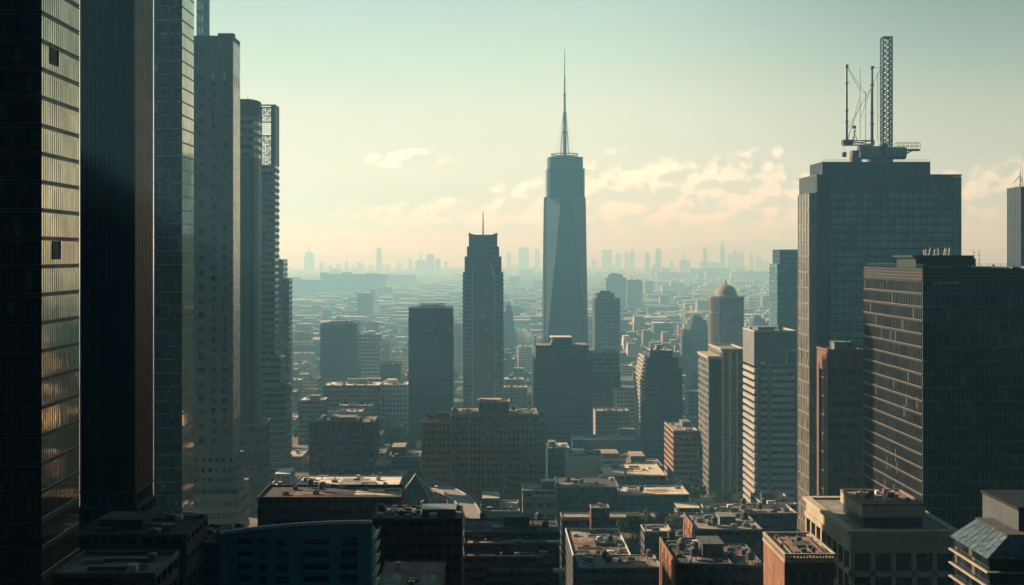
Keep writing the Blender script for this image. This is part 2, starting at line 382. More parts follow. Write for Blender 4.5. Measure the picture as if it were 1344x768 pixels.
    for i in range(antenna):
        p = spot(.5, .5)
        if p:
            hh = rnd.uniform(4, 9); m = MB().tube((p[0], p[1], zb), (p[0], p[1], zb + hh), .12, 5, .05)
            for q in (.5, .7, .85): m.tube((p[0] - .6, p[1], zb + hh * q), (p[0] + .6, p[1], zb + hh * q), .04, 4)
            m.build('antenna', 'steel', b.root)

def railing(name, mat, parent, pts, h=1.1, r=.06, step=2.0):
    m = MB()
    for a, c in zip(pts, pts[1:]):
        a = Vector(a); c = Vector(c); L = (c - a).length; k = max(1, int(L / step))
        for f in (.5, 1.0): m.tube(a + Vector((0, 0, h * f)), c + Vector((0, 0, h * f)), r, 4)
        for i in range(k + 1):
            p = a.lerp(c, i / k); m.tube(p, p + Vector((0, 0, h)), r, 4)
    return m.build(name, mat, parent)
def lattice(m, x0, x1, y0, y1, z0, z1, step, r, rb):
    n = max(1, int(round((z1 - z0) / step))); c = [(x0, y0), (x1, y0), (x1, y1), (x0, y1)]
    for p in c: m.tube((*p, z0), (*p, z1), r, 4)
    for i in range(n):
        za = z0 + (z1 - z0) * i / n; zb = z0 + (z1 - z0) * (i + 1) / n
        for j in range(4):
            p, q = c[j], c[(j + 1) % 4]
            m.tube((*p, zb), (*q, zb), rb, 4); m.tube((*p, za), (*q, zb), rb, 4); m.tube((*q, za), (*p, zb), rb, 4)
    return m

# ------------------------------------------------------------------ ground, streets, hills
def sheet(name, mat, x0, x1, y0, y1, z):
    o = MB(); o.v = [(x0, y0, z), (x1, y0, z), (x1, y1, z), (x0, y1, z)]; o.f = [(0, 1, 2, 3)]
    return tag(o.build(name, mat), kind='structure')
sheet('ground', 'city_ground', -20000, 20000, -60, 20000, 0)
ROADS = [('v', -32, -16, 560, 2600), ('v', 58, 74, 430, 2600), ('v', 150, 164, 720, 2600), ('v', -150, -136, 900, 2600), ('h', 686, 702, -120, 190), ('h', 880, 894, -200, 300),
         ('h', 1170, 1182, -250, 400), ('h', 1560, 1572, -320, 480), ('h', 552, 562, -40, 140)]
for k, (o_, a, c, lo, hi) in enumerate(ROADS):
    q = (lambda e, zz: (a - e, c + e, lo, hi, zz)) if o_ == 'v' else (lambda e, zz: (lo, hi, a - e, c + e, zz))
    dz = .004 * k
    sheet('road', 'asphalt', *q(0, .05 + dz))
    mb = MB(); mid = (a + c) / 2; p = lo
    while p < hi - 4:
        if o_ == 'v': mb.v += [(mid - .12, p, .1), (mid + .12, p, .1), (mid + .12, p + 3, .1), (mid - .12, p + 3, .1)]
        else: mb.v += [(p, mid - .12, .11), (p + 3, mid - .12, .11), (p + 3, mid + .12, .11), (p, mid + .12, .11)]
        i = len(mb.v) - 4; mb.f.append((i, i + 1, i + 2, i + 3)); p += 9
    tag(mb.build('road_marking', 'road_paint'), kind='structure')
rnd = random.Random(5)
def hills(name, D, pts, dep, col):
    mb = MB(); n = 220; x0, x1 = -19000, 19000
    for i in range(n + 1):
        X = x0 + (x1 - x0) * i / n; px = VX + X / D * F
        yy = pts[-1][1]
        for (a, ya), (c, yc) in zip(pts, pts[1:]):
            if a <= px <= c: u = (px - a) / (c - a); u = u * u * (3 - 2 * u); yy = ya + (yc - ya) * u
        if px < pts[0][0]: yy = pts[0][1]
        yy += 1.6 * math.sin(px * .045) + 1.0 * math.sin(px * .13 + 1) + rnd.uniform(-.4, .4)
        zt = max(20, wz(yy, D))
        mb.v += [(X, D - dep, 0), (X, D - dep * .4, zt * .45), (X, D, zt), (X, D + dep * .5, zt * .3), (X, D + dep * .7, 0)]
    for i in range(n):
        for j in range(4):
            q = i * 5 + j; mb.f.append((q, q + 5, q + 6, q + 1))
    return tag(mb.build(name, 'city_ground', None, True), kind='structure')
hills('hills', 19000, [(-600, 332), (300, 333), (520, 334), (760, 333), (850, 327), (930, 320), (1000, 313), (1060, 315), (1160, 323), (1400, 329), (2200, 331)], 700, None)

# ------------------------------------------------------------------ haze: the air over the city
hz = MB().box(-20400, 20400, -90, 20400, -1.5, 480).build('haze', 'asphalt')
hm = bpy.data.materials.new('haze_air'); hm.use_nodes = True; ht = hm.node_tree; ht.nodes.clear()
pv = ht.nodes.new('ShaderNodeVolumePrincipled'); pv.inputs['Absorption Color'].default_value = (1, 1, 1, 1); pv.inputs['Color'].default_value = (.275, .70, 1.0, 1); pv.inputs['Density'].default_value = .00033; pv.inputs['Anisotropy'].default_value = .3
ho = ht.nodes.new('ShaderNodeOutputMaterial'); ht.links.new(pv.outputs[0], ho.inputs['Volume'])
hz.data.materials.clear(); hz.data.materials.append(hm); tag(hz, kind='stuff')

# ================================================================== the wall of towers at left
# glass tower with gold reflections
b = Bld('glass_tower', 'dark glass tower reflecting golden sky, with two black open windows in its side', -60, 54.5, 300, dep_of(54.5, 104, 300))
bands(b, *b.full(0, 298), 7.45, 6.35, 'metal_dark', 'glass_dark', 1.5, .10, .10, -.02, 'metal_dark', 'mullion', 'spandrel', (.14, (.06, .94), .16, 'metal_grey'))
mb = MB()
for q in (1.6, 3.2, 4.6):
    pass
for px, y0, y1 in ((71, 60, 85), (74, 317, 340)):
    d = b.D * (54.5 - VX) / (px - VX) - b.D
    zc0, zc1 = b.z(y1, d), b.z(y0, d)
    o = MB().box(b.h - .6, b.h - .03, d - 2.7, d + 2.7, zc0, zc1).build('open_window', 'metal_black', b.root)
    f = MB(); 
    for a in (-2.8, 2.7): f.box(b.h - .09, b.h + .12, d + a, d + a + .1, zc0, zc1)
    f.box(b.h - .09, b.h + .12, d - 2.8, d + 2.8, zc1, zc1 + .1); f.box(b.h - .09, b.h + .12, d - 2.8, d + 2.8, zc0 - .1, zc0); f.build('window_frame', 'metal_dark', o)

def lit_side_glass(b, mat):          # same glass as the front; golden sky reflection put into the side's colour
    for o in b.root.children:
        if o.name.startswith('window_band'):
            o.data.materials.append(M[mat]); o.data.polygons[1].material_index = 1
lit_side_glass(b, 'glass_gold_glint')
# unseen slab added outside the frame to shade the near haze
b = Bld('shade_slab', 'tall dark slab tower next in the row of left towers', -5500, -2640, 60, 238)  # added only for its shade, not a tower of the row
bands(b, *b.full(0, 330), 4.2, 3.2, 'metal_dark', 'glass_dark', 3, .3, .2)
b = Bld('shade_block', 'dark block standing in the gap behind the gold reflecting glass tower', -340 * 1.0 - 260, -22 - 10, 342, 70)  # unseen block added to keep sun off the haze before the towers
bands(b, *b.full(0, 205), 4.2, 2.6, 'concrete_dark', 'glass_dark', 4, .8, .3)
b = Bld('shade_block', 'dark block standing in the gap behind the black ribbed tower', -455, -112, 450, 64)  # second unseen block, added to shade the haze in the next gap
bands(b, *b.full(0, 225), 4.2, 2.6, 'concrete_dark', 'glass_dark', 4, .8, .3)
# ribbed tower
b = Bld('ribbed_tower', 'black tower with close upright ribs, brown ribs down its side', 105, 178, 420, dep_of(178, 201, 420))
zb = b.z(663)
MB().box(*b.full(zb + 5, 285, .5)).build('window_strip', 'metal_black', b.root)
m = MB(); k = 12
for i in range(k + 1):
    q = -b.h + .45 + (2 * b.h - .9) * i / k; m.box(q - .38, q + .38, -.0, .7, zb + 5, 285)
m.build('front_rib', 'metal_black', b.root)
m = MB(); k = 12
for i in range(k + 1):
    q = .35 + (b.dep - .7) * i / k; m.box(b.h - .7, b.h + .02, q - .36, q + .36, zb + 5, 285); m.box(-b.h - .02, -b.h + .7, q - .36, q + .36, zb + 5, 285)
m.build('side_rib', 'metal_bronze', b.root)
m = MB(); ring(m, -b.h - .15, b.h + .15, -.15, b.dep + .15, zb + 4.2, zb + 5.2, 1.0); m.build('cornice', 'concrete_dark', b.root)
bands(b, *b.full(zb - 1, zb + 4.2, .0), 5.2, 4.4, 'concrete_dark', 'window_black', 3.4, .9, 1.2, -.05)
bands(b, -b.h - 1.2, b.h + 1.2, -1.0, b.dep + .8, 0, zb - 1.3, 6.5, 3.5, 'concrete_dark', 'glass_dark', 5, 1.0, .5)

# banded glass tower
b = Bld('banded_tower', 'glass tower with thin curved ledges catching pale light on its side', 202, 239, 520, dep_of(239, 254.5, 520))
bands(b, *b.full(0, 292), 6.2, 5.4, 'metal_dark', 'glass_dark', 3.2, .12, .06, -.02, 'metal_dark', 'mullion', 'spandrel', (.12, (.5,), .3, 'metal_grey'))
lit_side_glass(b, 'glass_gold_glint')
# slim tower behind
b = Bld('slim_tower', 'slim pale tower just showing above the flat concrete tower top', 258, 268, 760, 14)
bands(b, *b.full(0, 345), 8, 5.5, 'concrete_grey', 'glass_gold_glint', 2, .5, .2, .2)
roof(b, *b.full(345, 0)[:4], 345, 'roof_dark', 'concrete_grey', 1, 1)

# concrete tower with three columns of windows
b = Bld('concrete_tower', 'grey concrete tower with three columns of small dark windows', 254, 305.5, 620, dep_of(305.5, 315, 620))
zt = b.z(49); zlow = b.z(600)
k = b.D / F
rows = []
yy = 107.0
while yy < 585: rows.append(yy); yy += 13.4
cols = [(b.lx(280), 2.7, 3.2), (b.lx(294.5), 2.5, 3.2)]
rows_a = []; yy = 98.0
while yy < 585: rows_a.append(yy); yy += 18.3
wallm = MB(); depw = .7
# front wall built as piers and infill around real openings
edges = [(-b.h, b.lx(260.5), None), (b.lx(260.5), b.lx(268.5), 'a'), (b.lx(268.5), b.lx(277), None), (b.lx(277), b.lx(283), 'b'), (b.lx(283), b.lx(291.5), None), (b.lx(291.5), b.lx(297.5), 'b'), (b.lx(297.5), b.h, None)]
for xa, xb, kind in edges:
    if kind is None: wallm.box(xa, xb, 0, depw, zlow, zt); continue
    rr, hh = (rows_a, 8.6) if kind == 'a' else (rows, 7.2)
    cur = zlow
    for yy in reversed(rr):
        z1 = b.z(yy); z0 = b.z(yy + hh)
        wallm.box(xa, xb, 0, depw, cur, z0); cur = z1
        g = MB().box(xa + .01, xb - .01, depw - .15, depw + .1, z0 - .05, z1 + .05).build('window', 'window_black', b.root)
        MB().box((xa + xb) / 2 - .06, (xa + xb) / 2 + .06, depw - .22, depw - .15, z0, z1).build('window_bar', 'metal_dark', g)
    wallm.box(xa, xb, 0, depw, cur, zt)
wallm.box(-b.h, b.h, depw + .1, b.dep, zlow, zt)
wallm.build('wall', 'concrete_grey', b.root)
MB().box(b.h + .01, b.h + .12, .6, b.dep - .3, zlow + 20, zt - 2).build('lit_side_sheet', 'lit_side_gold', b.root)  # gold sheet added over the concrete for the golden light on this side
m = MB()
for px in (279.5, 294.5): m.box(b.lx(px) - .35, b.lx(px) + .35, -.12, .02, b.z(104), b.z(96))
m.build('top_slit', 'panel_white', b.root)
m = MB()
for d in (4, 9, 14): m.box(b.h + .05, b.h + .2, d - .5, d + .5, b.z(112), b.z(96))
m.build('side_slit', 'window_black', b.root)
roof(b, *b.full(0, 0)[:4], zt, 'roof_dark', 'concrete_grey', 2, .6)
# stepped base
bands(b, -b.h - .6, b.h + 1.5, -.8, b.dep + 4, b.z(640), zlow - .3, 6, 2.5, 'concrete_grey', 'window_black', 4, 1.2, .5)
bands(b, -b.h - 1, b.h + 3.5, -1.6, b.dep + 9, 0, b.z(640) - .3, 7, 3.2, 'concrete_grey', 'glass_dark', 0, 1, .6)

# slab tower with banded head
b = Bld('slab_tower', 'dark slab tower with rounded banded head, behind the concrete tower', 312, 329, 700, 17)
poly = [(-b.h, 0), (b.h - 1, 0), (b.h + 1.5, 2.5), (b.h + 3.2, 9), (b.h + 3.2, b.dep), (-b.h, b.dep)]
z0, z1, z2 = b.z(560), b.z(206), b.z(130)
m = MB(); m.prism(poly, 0, z1); m.build('wall', 'panel_slate', b.root)
m = MB()
for px in (325, 333): m.box(b.lx(px) - .35, b.lx(px) + .35, -.5 + (1.2 if px > 330 else 0), 3, 0, z1)
m.build('fin', 'concrete_dark', b.root)
n = 5
zz = z1
for i in range(n):
    hgt = (b.z(152) - z1) / n
    MB().prism([(p[0] * .98, p[1] + .3) for p in poly], zz, zz + hgt * .5).build('window_band', 'glass_dark', b.root)
    MB().prism(poly, zz + hgt * .5, zz + hgt).build('head_band', 'concrete_grey', b.root); zz += hgt
MB().prism(poly, zz, z2).build('head', 'concrete_dark', b.root)
MB().tube((b.h - 3, 6, z2), (b.h - 3, 6, z2 + 3), .15, 5).build('antenna', 'steel', b.root)
bands(b, -b.h, b.lx(346), -2, b.dep + 3, 0, z0, 7.5, 3.4, 'concrete_dark', 'glass_dark', 5, 1.4, .6)
m = MB(); ring(m, -b.h, b.lx(347), -2.4, b.dep + 3.4, z0 + .3, z0 + 2.2, .8); m.build('parapet', 'concrete_grey', b.root)

# balcony tower with an open lattice crown
b = Bld('lattice_crown_tower', 'tall tower with open lattice crown and a striped sunlit side', 337, 361.5, 800, dep_of(361.5, 366.5, 800))
z0, z1, z2 = b.z(490), b.z(217), b.z(139)
bands(b, *b.full(b.z(470), z1), 4.6, 2.0, 'concrete_grey', 'glass_teal', 0, .6, .35, ledge=(.4, (.5,), .5, 'concrete_grey'))
fr = MB(); t_ = .9
for px_, py_ in ((-b.h, 0), (b.h - t_, 0), (-b.h, b.dep - t_), (b.h - t_, b.dep - t_)): fr.box(px_, px_ + t_, py_, py_ + t_, z1 + .25, z2)
ring(fr, -b.h, b.h, 0, b.dep, z2, z2 + 1.0, t_); fr.build('crown_frame', 'steel', b.root)
fr = MB(); fr.box(b.h - 3.2, b.h - .2, .2, b.dep - .2, z1 + .25, z2 - .05); fr.build('crown_core', 'panel_slate', b.root)
for q, (ya, yb) in enumerate(((142, 158), (161, 176), (179, 216))):
    m = MB(); rr = random.Random(q); za, zb_ = b.z(yb), b.z(ya); xa, xb = -b.h + .9, b.h - 3.2
    nx = 8; nz = max(3, int((zb_ - za) / 1.2))
    for i in range(nx + 1):
        q_ = xa + (xb - xa) * i / nx; m.tube((q_, .45, za), (q_, .45, zb_), .10 if q == 1 else .17, 4)
    for j in range(nz + 1):
        zq = za + (zb_ - za) * j / nz; m.tube((xa, .45, zq), (xb, .45, zq), .08 if q == 1 else .16, 4)
    if q != 1:
        for i in range(nx):
            for j in range(nz):
                if rr.random() < .5:
                    xq = xa + (xb - xa) * i / nx; zq = za + (zb_ - za) * j / nz; dx = (xb - xa) / nx; dz = (zb_ - za) / nz
                    m.tube((xq, .45, zq), (xq + dx, .45, zq + dz), .14, 4); m.tube((xq + dx, .45, zq), (xq, .45, zq + dz), .14, 4)
    m.build('crown_screen', 'steel', b.root)
    MB().box(xa, xb, .3, .75, zb_, zb_ + .9).build('crown_rail', 'steel', b.root)
bands(b, -b.h - 1, b.lx(369), -1.2, b.dep + 6, b.z(508), b.z(470) - .3, 4.6, 1.6, 'concrete_grey', 'glass_dark', 0, .6, .5)
bands(b, -b.h - 1.4, b.lx(375), -1.8, b.dep + 10, 0, b.z(508) - .3, 4.6, 2.0, 'concrete_dark', 'glass_teal', 0, .6, .5, ledge=(.5, (.5,), .5, 'concrete_pale'))

# dark slab at the end of the row
b = Bld('end_slab_tower', 'dark stepped slab at the far end of the left tower row', 352, 372, 930, 20)
bands(b, *b.full(0, b.z(342)), 4.2, 2.4, 'panel_slate', 'glass_teal', 0, .5, .25)
bands(b, b.h + .2, b.lx(379), 3, 18, 0, b.z(366), 4.2, 2.4, 'panel_slate', 'glass_teal', 0, .5, .25)
roof(b, *b.full(0, 0)[:4], b.z(342), 'roof_dark', 'panel_slate', 2, .6, antenna=1)

# lower left podiums
b = Bld('podium_block', 'low flat roofed podium with a raised kerb at the bottom left corner', 70, 204, 236, 18, 'building')
zt = b.z(760)
bands(b, *b.full(0, zt), 4.2, 2.2, 'concrete_dark', 'glass_dark', 4, .8, .4)
roof(b, *b.full(0, 0)[:4], zt, 'roof_gravel', 'concrete_grey', 5, 1.0, big=False)
b = Bld('pier_podium', 'dark podium with tall openings between piers beside the ribbed tower', 96, 246, 352, dep_of(246, 275, 352), 'building')
zt = b.z(707)
bands(b, *b.full(0, zt - 12), 12, 9.5, 'concrete_dark', 'window_black', 5, 1.3, 1.0, .2)
bands(b, *b.full(zt - 11.7, zt, .4), 5.8, 2.0, 'concrete_dark', 'window_black', 5, 1.3, .5)
roof(b, *b.full(0, 0, .4)[:4], zt, 'roof_dark', 'concrete_dark', 9, 1.0)

# curved blue building
b = Bld('curved_teal_building', 'blue teal building with a gently curved pale roof edge and balcony columns', 288, 487, 312, 14, 'building')
n = 14; fr = []
for i in range(n + 1):
    u = i / n; X = -b.h + 2 * b.h * u; fr.append((X, 1.8 * (1 - (2 * u - .75) ** 2) * -1 + 1.0))
poly = fr + [(b.h, b.dep), (-b.h, b.dep)]
def slope_loft(mb, poly, za, zf):       # top follows the falling roof line towards the left
    n = len(poly); k0 = len(mb.v)
    mb.v += [(p[0], p[1], za) for p in poly] + [(p[0], p[1], zf(p[0]) - (4.4 if p[1] > 5 else 0)) for p in poly]
    mb.f += [(k0 + i, k0 + (i + 1) % n, k0 + n + (i + 1) % n, k0 + n + i) for i in range(n)] + [tuple(k0 + n + i for i in range(n)), tuple(k0 + i for i in reversed(range(n)))]
zl, zr = b.z(702), b.z(687)
zf = lambda X: zl + (zr - zl) * (1 - (1 - (X + b.h) / (2 * b.h)) ** 2.6 - .12 * max(0, ((X + b.h) / (2 * b.h) - .6) / .4) ** 2)
m = MB(); slope_loft(m, poly, 0, zf); m.build('wall', 'panel_teal', b.root)
m = MB()
for i in range(n):
    (xa, ya), (xb, yb) = fr[i], fr[i + 1]
    q = [(xa, ya - .5), (xb, yb - .5), (xb, yb + .5), (xa, ya + .5)]; k0 = len(m.v)
    m.v += [(p[0], p[1], zf(p[0]) - .1) for p in q] + [(p[0], p[1], zf(p[0]) + .75) for p in q]
    m.f += [tuple(k0 + j for j in f) for f in ((0, 1, 5, 4), (4, 5, 6, 7), (2, 3, 7, 6), (3, 2, 1, 0))] + ([(k0 + 3, k0, k0 + 4, k0 + 7)] if i == 0 else []) + ([(k0 + 1, k0 + 2, k0 + 6, k0 + 5)] if i == n - 1 else [])
m.build('parapet', 'panel_white', b.root)
for i in range(9):
    z_ = zr - 6 - i * 3.4
    for xa, xb in ((-15.5, -11.5), (-9.5, -7.6), (-5, -1.5), (2.2, 9.5), (12.5, 17)):
        u = (xa + b.h) / (2 * b.h); yy = 1.0 - 1.8 * (1 - (2 * u - .75) ** 2)
        g = MB().box(xa, xb, yy - .35, yy + 2.0, z_, z_ + 1.9).build('window', 'glass_dark', b.root)
        if xa == 2.2 or xa == -15.5:
            m = MB().box(xa - .2, xb + .2, yy - 1.5, yy + .1, z_ - .4, z_ - .15); m.box(xa - .2, xb + .2, yy - 1.5, yy - 1.42, z_ - .15, z_ + .75); m.build('balcony', 'panel_teal', b.root)

m = MB()
for i in range(12): m.box(b.h - .05, b.h + 1.3, 2, b.dep - 1, zr - 5 - i * 3.4, zr - 4.75 - i * 3.4); m.box(b.h + 1.2, b.h + 1.3, 2, b.dep - 1, zr - 4.75 - i * 3.4, zr - 3.9 - i * 3.4)
m.build('side_balcony', 'panel_white', b.root)
# dark blocks left of the street
b = Bld('long_dark_block', 'long black flat roofed block with one cream sunlit roof panel', 338, 526, 452, 24, 'building')
zt = b.z(656); bands(b, *b.full(0, zt), 4, 1.6, 'brick_brown', 'window_black', 3, 1.0, .3)
roof(b, *b.full(0, 0)[:4], zt, 'roof_dark', 'brick_brown', 9, .9, big=False)
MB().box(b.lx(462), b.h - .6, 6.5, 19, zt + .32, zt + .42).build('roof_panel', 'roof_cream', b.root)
b = Bld('cluttered_roof_block', 'dark block with pipes and plant cluttering its roof beside the sunlit ramp', 488, 606, 396, 20, 'building')
zt = b.z(684); bands(b, *b.full(0, zt), 4, 1.6, 'brick_brown', 'window_black', 3, 1.0, .3)
roof(b, *b.full(0, 0)[:4], zt, 'roof_gravel', 'brick_brown', 26, .7, big=True, antenna=3)
b = Bld('brown_roof_block', 'low building with a plain brown sheet roof at the bottom edge', 488, 578, 322, 44, 'building')
zt = wz(738, 366); bands(b, *b.full(0, zt), 4, 1.8, 'brick_brown', 'window_black', 3, 1.0, .3)
roof(b, *b.full(0, 0)[:4], zt, 'roof_brown', 'brick_brown', 3, .5, big=False, antenna=1)
MB().box(-.2, .2, .5, b.dep - .5, zt + .32, zt + .6).build('roof_ridge', 'roof_brown', b.root)

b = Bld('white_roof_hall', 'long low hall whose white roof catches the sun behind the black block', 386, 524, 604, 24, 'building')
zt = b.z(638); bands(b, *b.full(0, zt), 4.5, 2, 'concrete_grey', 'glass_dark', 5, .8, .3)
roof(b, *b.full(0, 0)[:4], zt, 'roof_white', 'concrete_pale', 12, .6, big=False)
b = Bld('pyramid_roof_pavilion', 'small pavilion with a pointed glass pyramid roof', 522, 566, 580, 18, 'building')
zt = b.z(660); bands(b, *b.full(0, zt), 4.5, 3, 'concrete_grey', 'glass_teal', 4, .5, .3)
m = MB(); zp = b.z(622, 9); k0 = 0
m.v = [(-b.h - .4, -.4, zt + .3), (b.h + .4, -.4, zt + .3), (b.h + .4, b.dep + .4, zt + .3), (-b.h - .4, b.dep + .4, zt + .3), (0, 9, zp)]
m.f = [(0, 1, 4), (1, 2, 4), (2, 3, 4), (3, 0, 4), (3, 2, 1, 0)]; m.build('pyramid_roof', 'glass_sky', b.root)
m = MB()
for i in range(4): m.tube(((-b.h - .4, b.h + .4, b.h + .4, -b.h - .4)[i], (-.4, -.4, b.dep + .4, b.dep + .4)[i], zt + .35), (0, 9, zp + .05), .22, 5)
m.build('roof_rib', 'panel_white', b.root)

# raised curved ramp in the sun
ramp_pts = [(562, 640, 690), (585, 643, 668), (604, 654, 640), (616, 670, 605), (622, 692, 566)]
W3 = [Vector((wx(p, d), d, wz(q, d))) for p, q, d in ramp_pts]
def cr(P, u):
    n = len(P) - 1; i = min(int(u * n), n - 1); f = u * n - i; p0 = P[max(i - 1, 0)]; p1 = P[i]; p2 = P[i + 1]; p3 = P[min(i + 2, n)]
    return .5 * ((2 * p1) + (p2 - p0) * f + (2 * p0 - 5 * p1 + 4 * p2 - p3) * f * f + (3 * p1 - p0 - 3 * p2 + p3) * f ** 3)
root = tag(empty('raised_ramp', (W3[2].x, W3[2].y, 0)), 'sunlit curving concrete ramp raised on columns beside the big hotel', 'ramp')
L = [cr(W3, i / 24) for i in range(25)]; o0 = Vector((W3[2].x, W3[2].y, 0)); m = MB(); pr = [MB(), MB()]
sides = []
for i, p in enumerate(L):
    d = (L[min(i + 1, 24)] - L[max(i - 1, 0)]); d.z = 0; d.normalize(); nrm = Vector((-d.y, d.x, 0)); q = p - o0
    sides.append((q + nrm * 5, q - nrm * 5))
for i in range(24):
    (a, c), (a2, c2) = sides[i], sides[i + 1]; k0 = len(m.v); dz = Vector((0, 0, -1.2))
    m.v += [tuple(v) for v in (a, c, c2, a2, a + dz, c + dz, c2 + dz, a2 + dz)]
    m.f += [tuple(k0 + j for j in f) for f in ((0, 1, 2, 3), (7, 6, 5, 4), (0, 3, 7, 4), (1, 5, 6, 2))]
m.build('deck', 'pavement', root)
for s_ in (0, 1):
    m = MB()
    for i in range(24):
        m.tube(sides[i][s_] + Vector((0, 0, .5)), sides[i + 1][s_] + Vector((0, 0, .5)), .5, 4)
    m.build('ramp_wall', 'concrete_pale', root)
for i in (2, 7, 12, 17, 22):
    q = L[i] - o0; MB().tube((q.x, q.y, 0), (q.x, q.y, q.z - 1.15), .9, 10).build('column', 'concrete_pale', root)

# ================================================================== the central group
# big brown hotel
b = Bld('hotel_block', 'broad brown hotel slab with rows of windows and a crowded terrace roof', 592, 706, 724, 34, 'hotel')
zt = b.z(547); fh = 4.25; nfl = int((zt - 3) / fh); nb = 20
wm = MB(); bw = 2 * b.h / nb; count = 0; rest = MB()
z00 = zt - nfl * fh
wm.box(-b.h, b.h, 0, b.dep, 0, z00); wm.box(-b.h, b.h, .7, b.dep, z00, zt)
for j in range(nb + 1):
    q = -b.h + j * bw; big = .95 if j % 4 == 0 else .5
    wm.box(max(-b.h, q - big), min(b.h, q + big), -.25 if j % 4 == 0 else 0, .7, z00, zt)
for i in range(nfl):
    z_ = z00 + i * fh
    for j in range(nb):
        big0 = .95 if j % 4 == 0 else .5; big1 = .95 if (j + 1) % 4 == 0 else .5
        xa = -b.h + j * bw + big0; xb = -b.h + (j + 1) * bw - big1
        wm.box(xa, xb, .05, .7, z_, z_ + 1.5)
for i in reversed(range(nfl)):
    z_ = z00 + i * fh
    for j in range(nb):
        big0 = .95 if j % 4 == 0 else .5; big1 = .95 if (j + 1) % 4 == 0 else .5
        xa = -b.h + j * bw + big0; xb = -b.h + (j + 1) * bw - big1
        if count < 100: MB().box(xa, xb, .5, .72, z_ + 1.5, z_ + fh).build('window', 'window_black', b.root); count += 1
        else: rest.box(xa, xb, .5, .72, z_ + 1.5, z_ + fh)
tag(rest.build('lower_windows', 'window_black', b.root), kind='stuff')
wm.build('wall', 'stone_brown', b.root)
m = MB(); ring(m, -b.h - .8, b.h + .8, -.8, b.dep + .8, zt, zt + .9, 1.2); m.build('cornice', 'stone_tan', b.root); m = MB(); ring(m, -b.h - .4, b.h + .4, -.4, b.dep + .4, zt - 6.2, zt - 5.6, .8); m.build('string_course', 'stone_tan', b.root)
roof(b, -b.h, b.h, 0, b.dep, zt + .6, 'roof_gravel', 'stone_brown', 26, .8, big=False, antenna=4)
x0, x1 = b.lx(628, 8), b.lx(668, 8)
bands(b, x0, x1, 8, 20, zt + .9, b.z(529, 8), 7.2, 4, 'stone_brown', 'window_black', 2.4, .9, .5, .1)
m = MB(); ring(m, x0 - .6, x1 + .6, 7.4, 20.6, b.z(529, 8) + .26, b.z(529, 8) + 1.2, .9); m.box(x0 + 1, x1 - 5, 10, 18, b.z(529, 8) + .26, b.z(529, 8) + 2); m.build('penthouse_cornice', 'stone_cream', b.root)
MB().box(b.lx(570), -b.h - 1.0, 12, 22, zt - 6.5, zt + .5).build('roof_sign_frame', 'stone_brown', b.root)
for xa, xb, y0, yt in ((b.lx(553), -b.h - .05, 2, 557), (b.h + .05, b.lx(716.5), 3, 556)):
    z_ = b.z(yt)
    bands(b, xa, xb, y0, b.dep - 3, 0, z_, 4.25, 2.2, 'stone_brown', 'window_black', 2.4, 1.1, .4, .03)
    roof(b, xa, xb, y0, b.dep - 3, z_, 'roof_gravel', 'stone_brown', 10, 1.0, big=False)

# brown office with ribs
b = Bld('ribbed_office', 'squat brown office with upright ribs and a cluttered flat roof', 405, 491, 790, 34, 'office')
zt = b.z(556)
bands(b, *b.full(0, zt - 9), 4.0, 2.2, 'brick_brown', 'window_black', 2.9, .8, .5, .25)
bands(b, *b.full(zt - 8.7, zt), 8.6, 6.8, 'brick_brown', 'window_black', 2.9, 1.0, .7, .25)
roof(b, *b.full(0, 0)[:4], zt, 'roof_gravel', 'brick_brown', 22, 1.0, antenna=3)

# black slab tower
b = Bld('black_slab_tower', 'plain black slab tower with a lattice sign frame on its flat roof', 536, 594, 937, 30)
zt = b.z(404)
bands(b, *b.full(0, b.z(418)), 3.9, 2.5, 'panel_slate', 'glass_slab', 1.5, .2, .1, .02, 'panel_slate', 'mullion')
MB().box(*b.full(b.z(418) + .3, zt - .5, .2)).build('blind_top', 'panel_slate', b.root)
m = MB(); ring(m, -b.h - .2, b.h + .2, -.2, b.dep + .2, zt - .5, zt, .8); m.build('parapet', 'steel', b.root)
m = MB(); lattice(m, b.lx(551, 8), b.lx(583, 8), 8, 14, zt - .5, b.z(399, 8), 1.6, .2, .14)
xx = b.lx(551, 8)
while xx < b.lx(583, 8): m.tube((xx, 8, zt - .5), (xx, 8, b.z(398, 8)), .15, 4); xx += 1.3
m.build('sign_frame', 'steel', b.root)
m = MB().tube((b.lx(572, 10), 10, b.z(399, 10)), (b.lx(586, 10), 10, b.z(397.5, 10)), .25, 5); m.build('roof_boom', 'steel', b.root)

# ornate stepped tower
b = Bld('stepped_tower', 'tall stepped tower with an arched recess and upturned roof corners', 607, 661, 1050, 38)
zb0 = b.z(358)
xr0, xr1 = b.lx(620), b.lx(649)
bands(b, -b.h, xr0, 0, b.dep, 0, zb0, 4.0, 2.1, 'concrete_dark', 'glass_teal', 0, .5, .5, ledge=(.35, (.5,), .5, 'concrete_grey'))
bands(b, xr1, b.h, 0, b.dep, 0, zb0, 4.0, 2.1, 'concrete_dark', 'glass_teal', 0, .5, .5, ledge=(.35, (.5,), .5, 'concrete_grey'))
MB().box(xr0, xr1, 1.6, b.dep - 1.6, 0, zb0 + 10).build('recess_wall', 'glass_slab', b.root)
m = MB()
for q in (xr0, xr1):
    m.box(q - .5, q + .5, -.6, 1.6, 0, zb0 - 4)
m.build('recess_pier', 'concrete_pale', b.root)
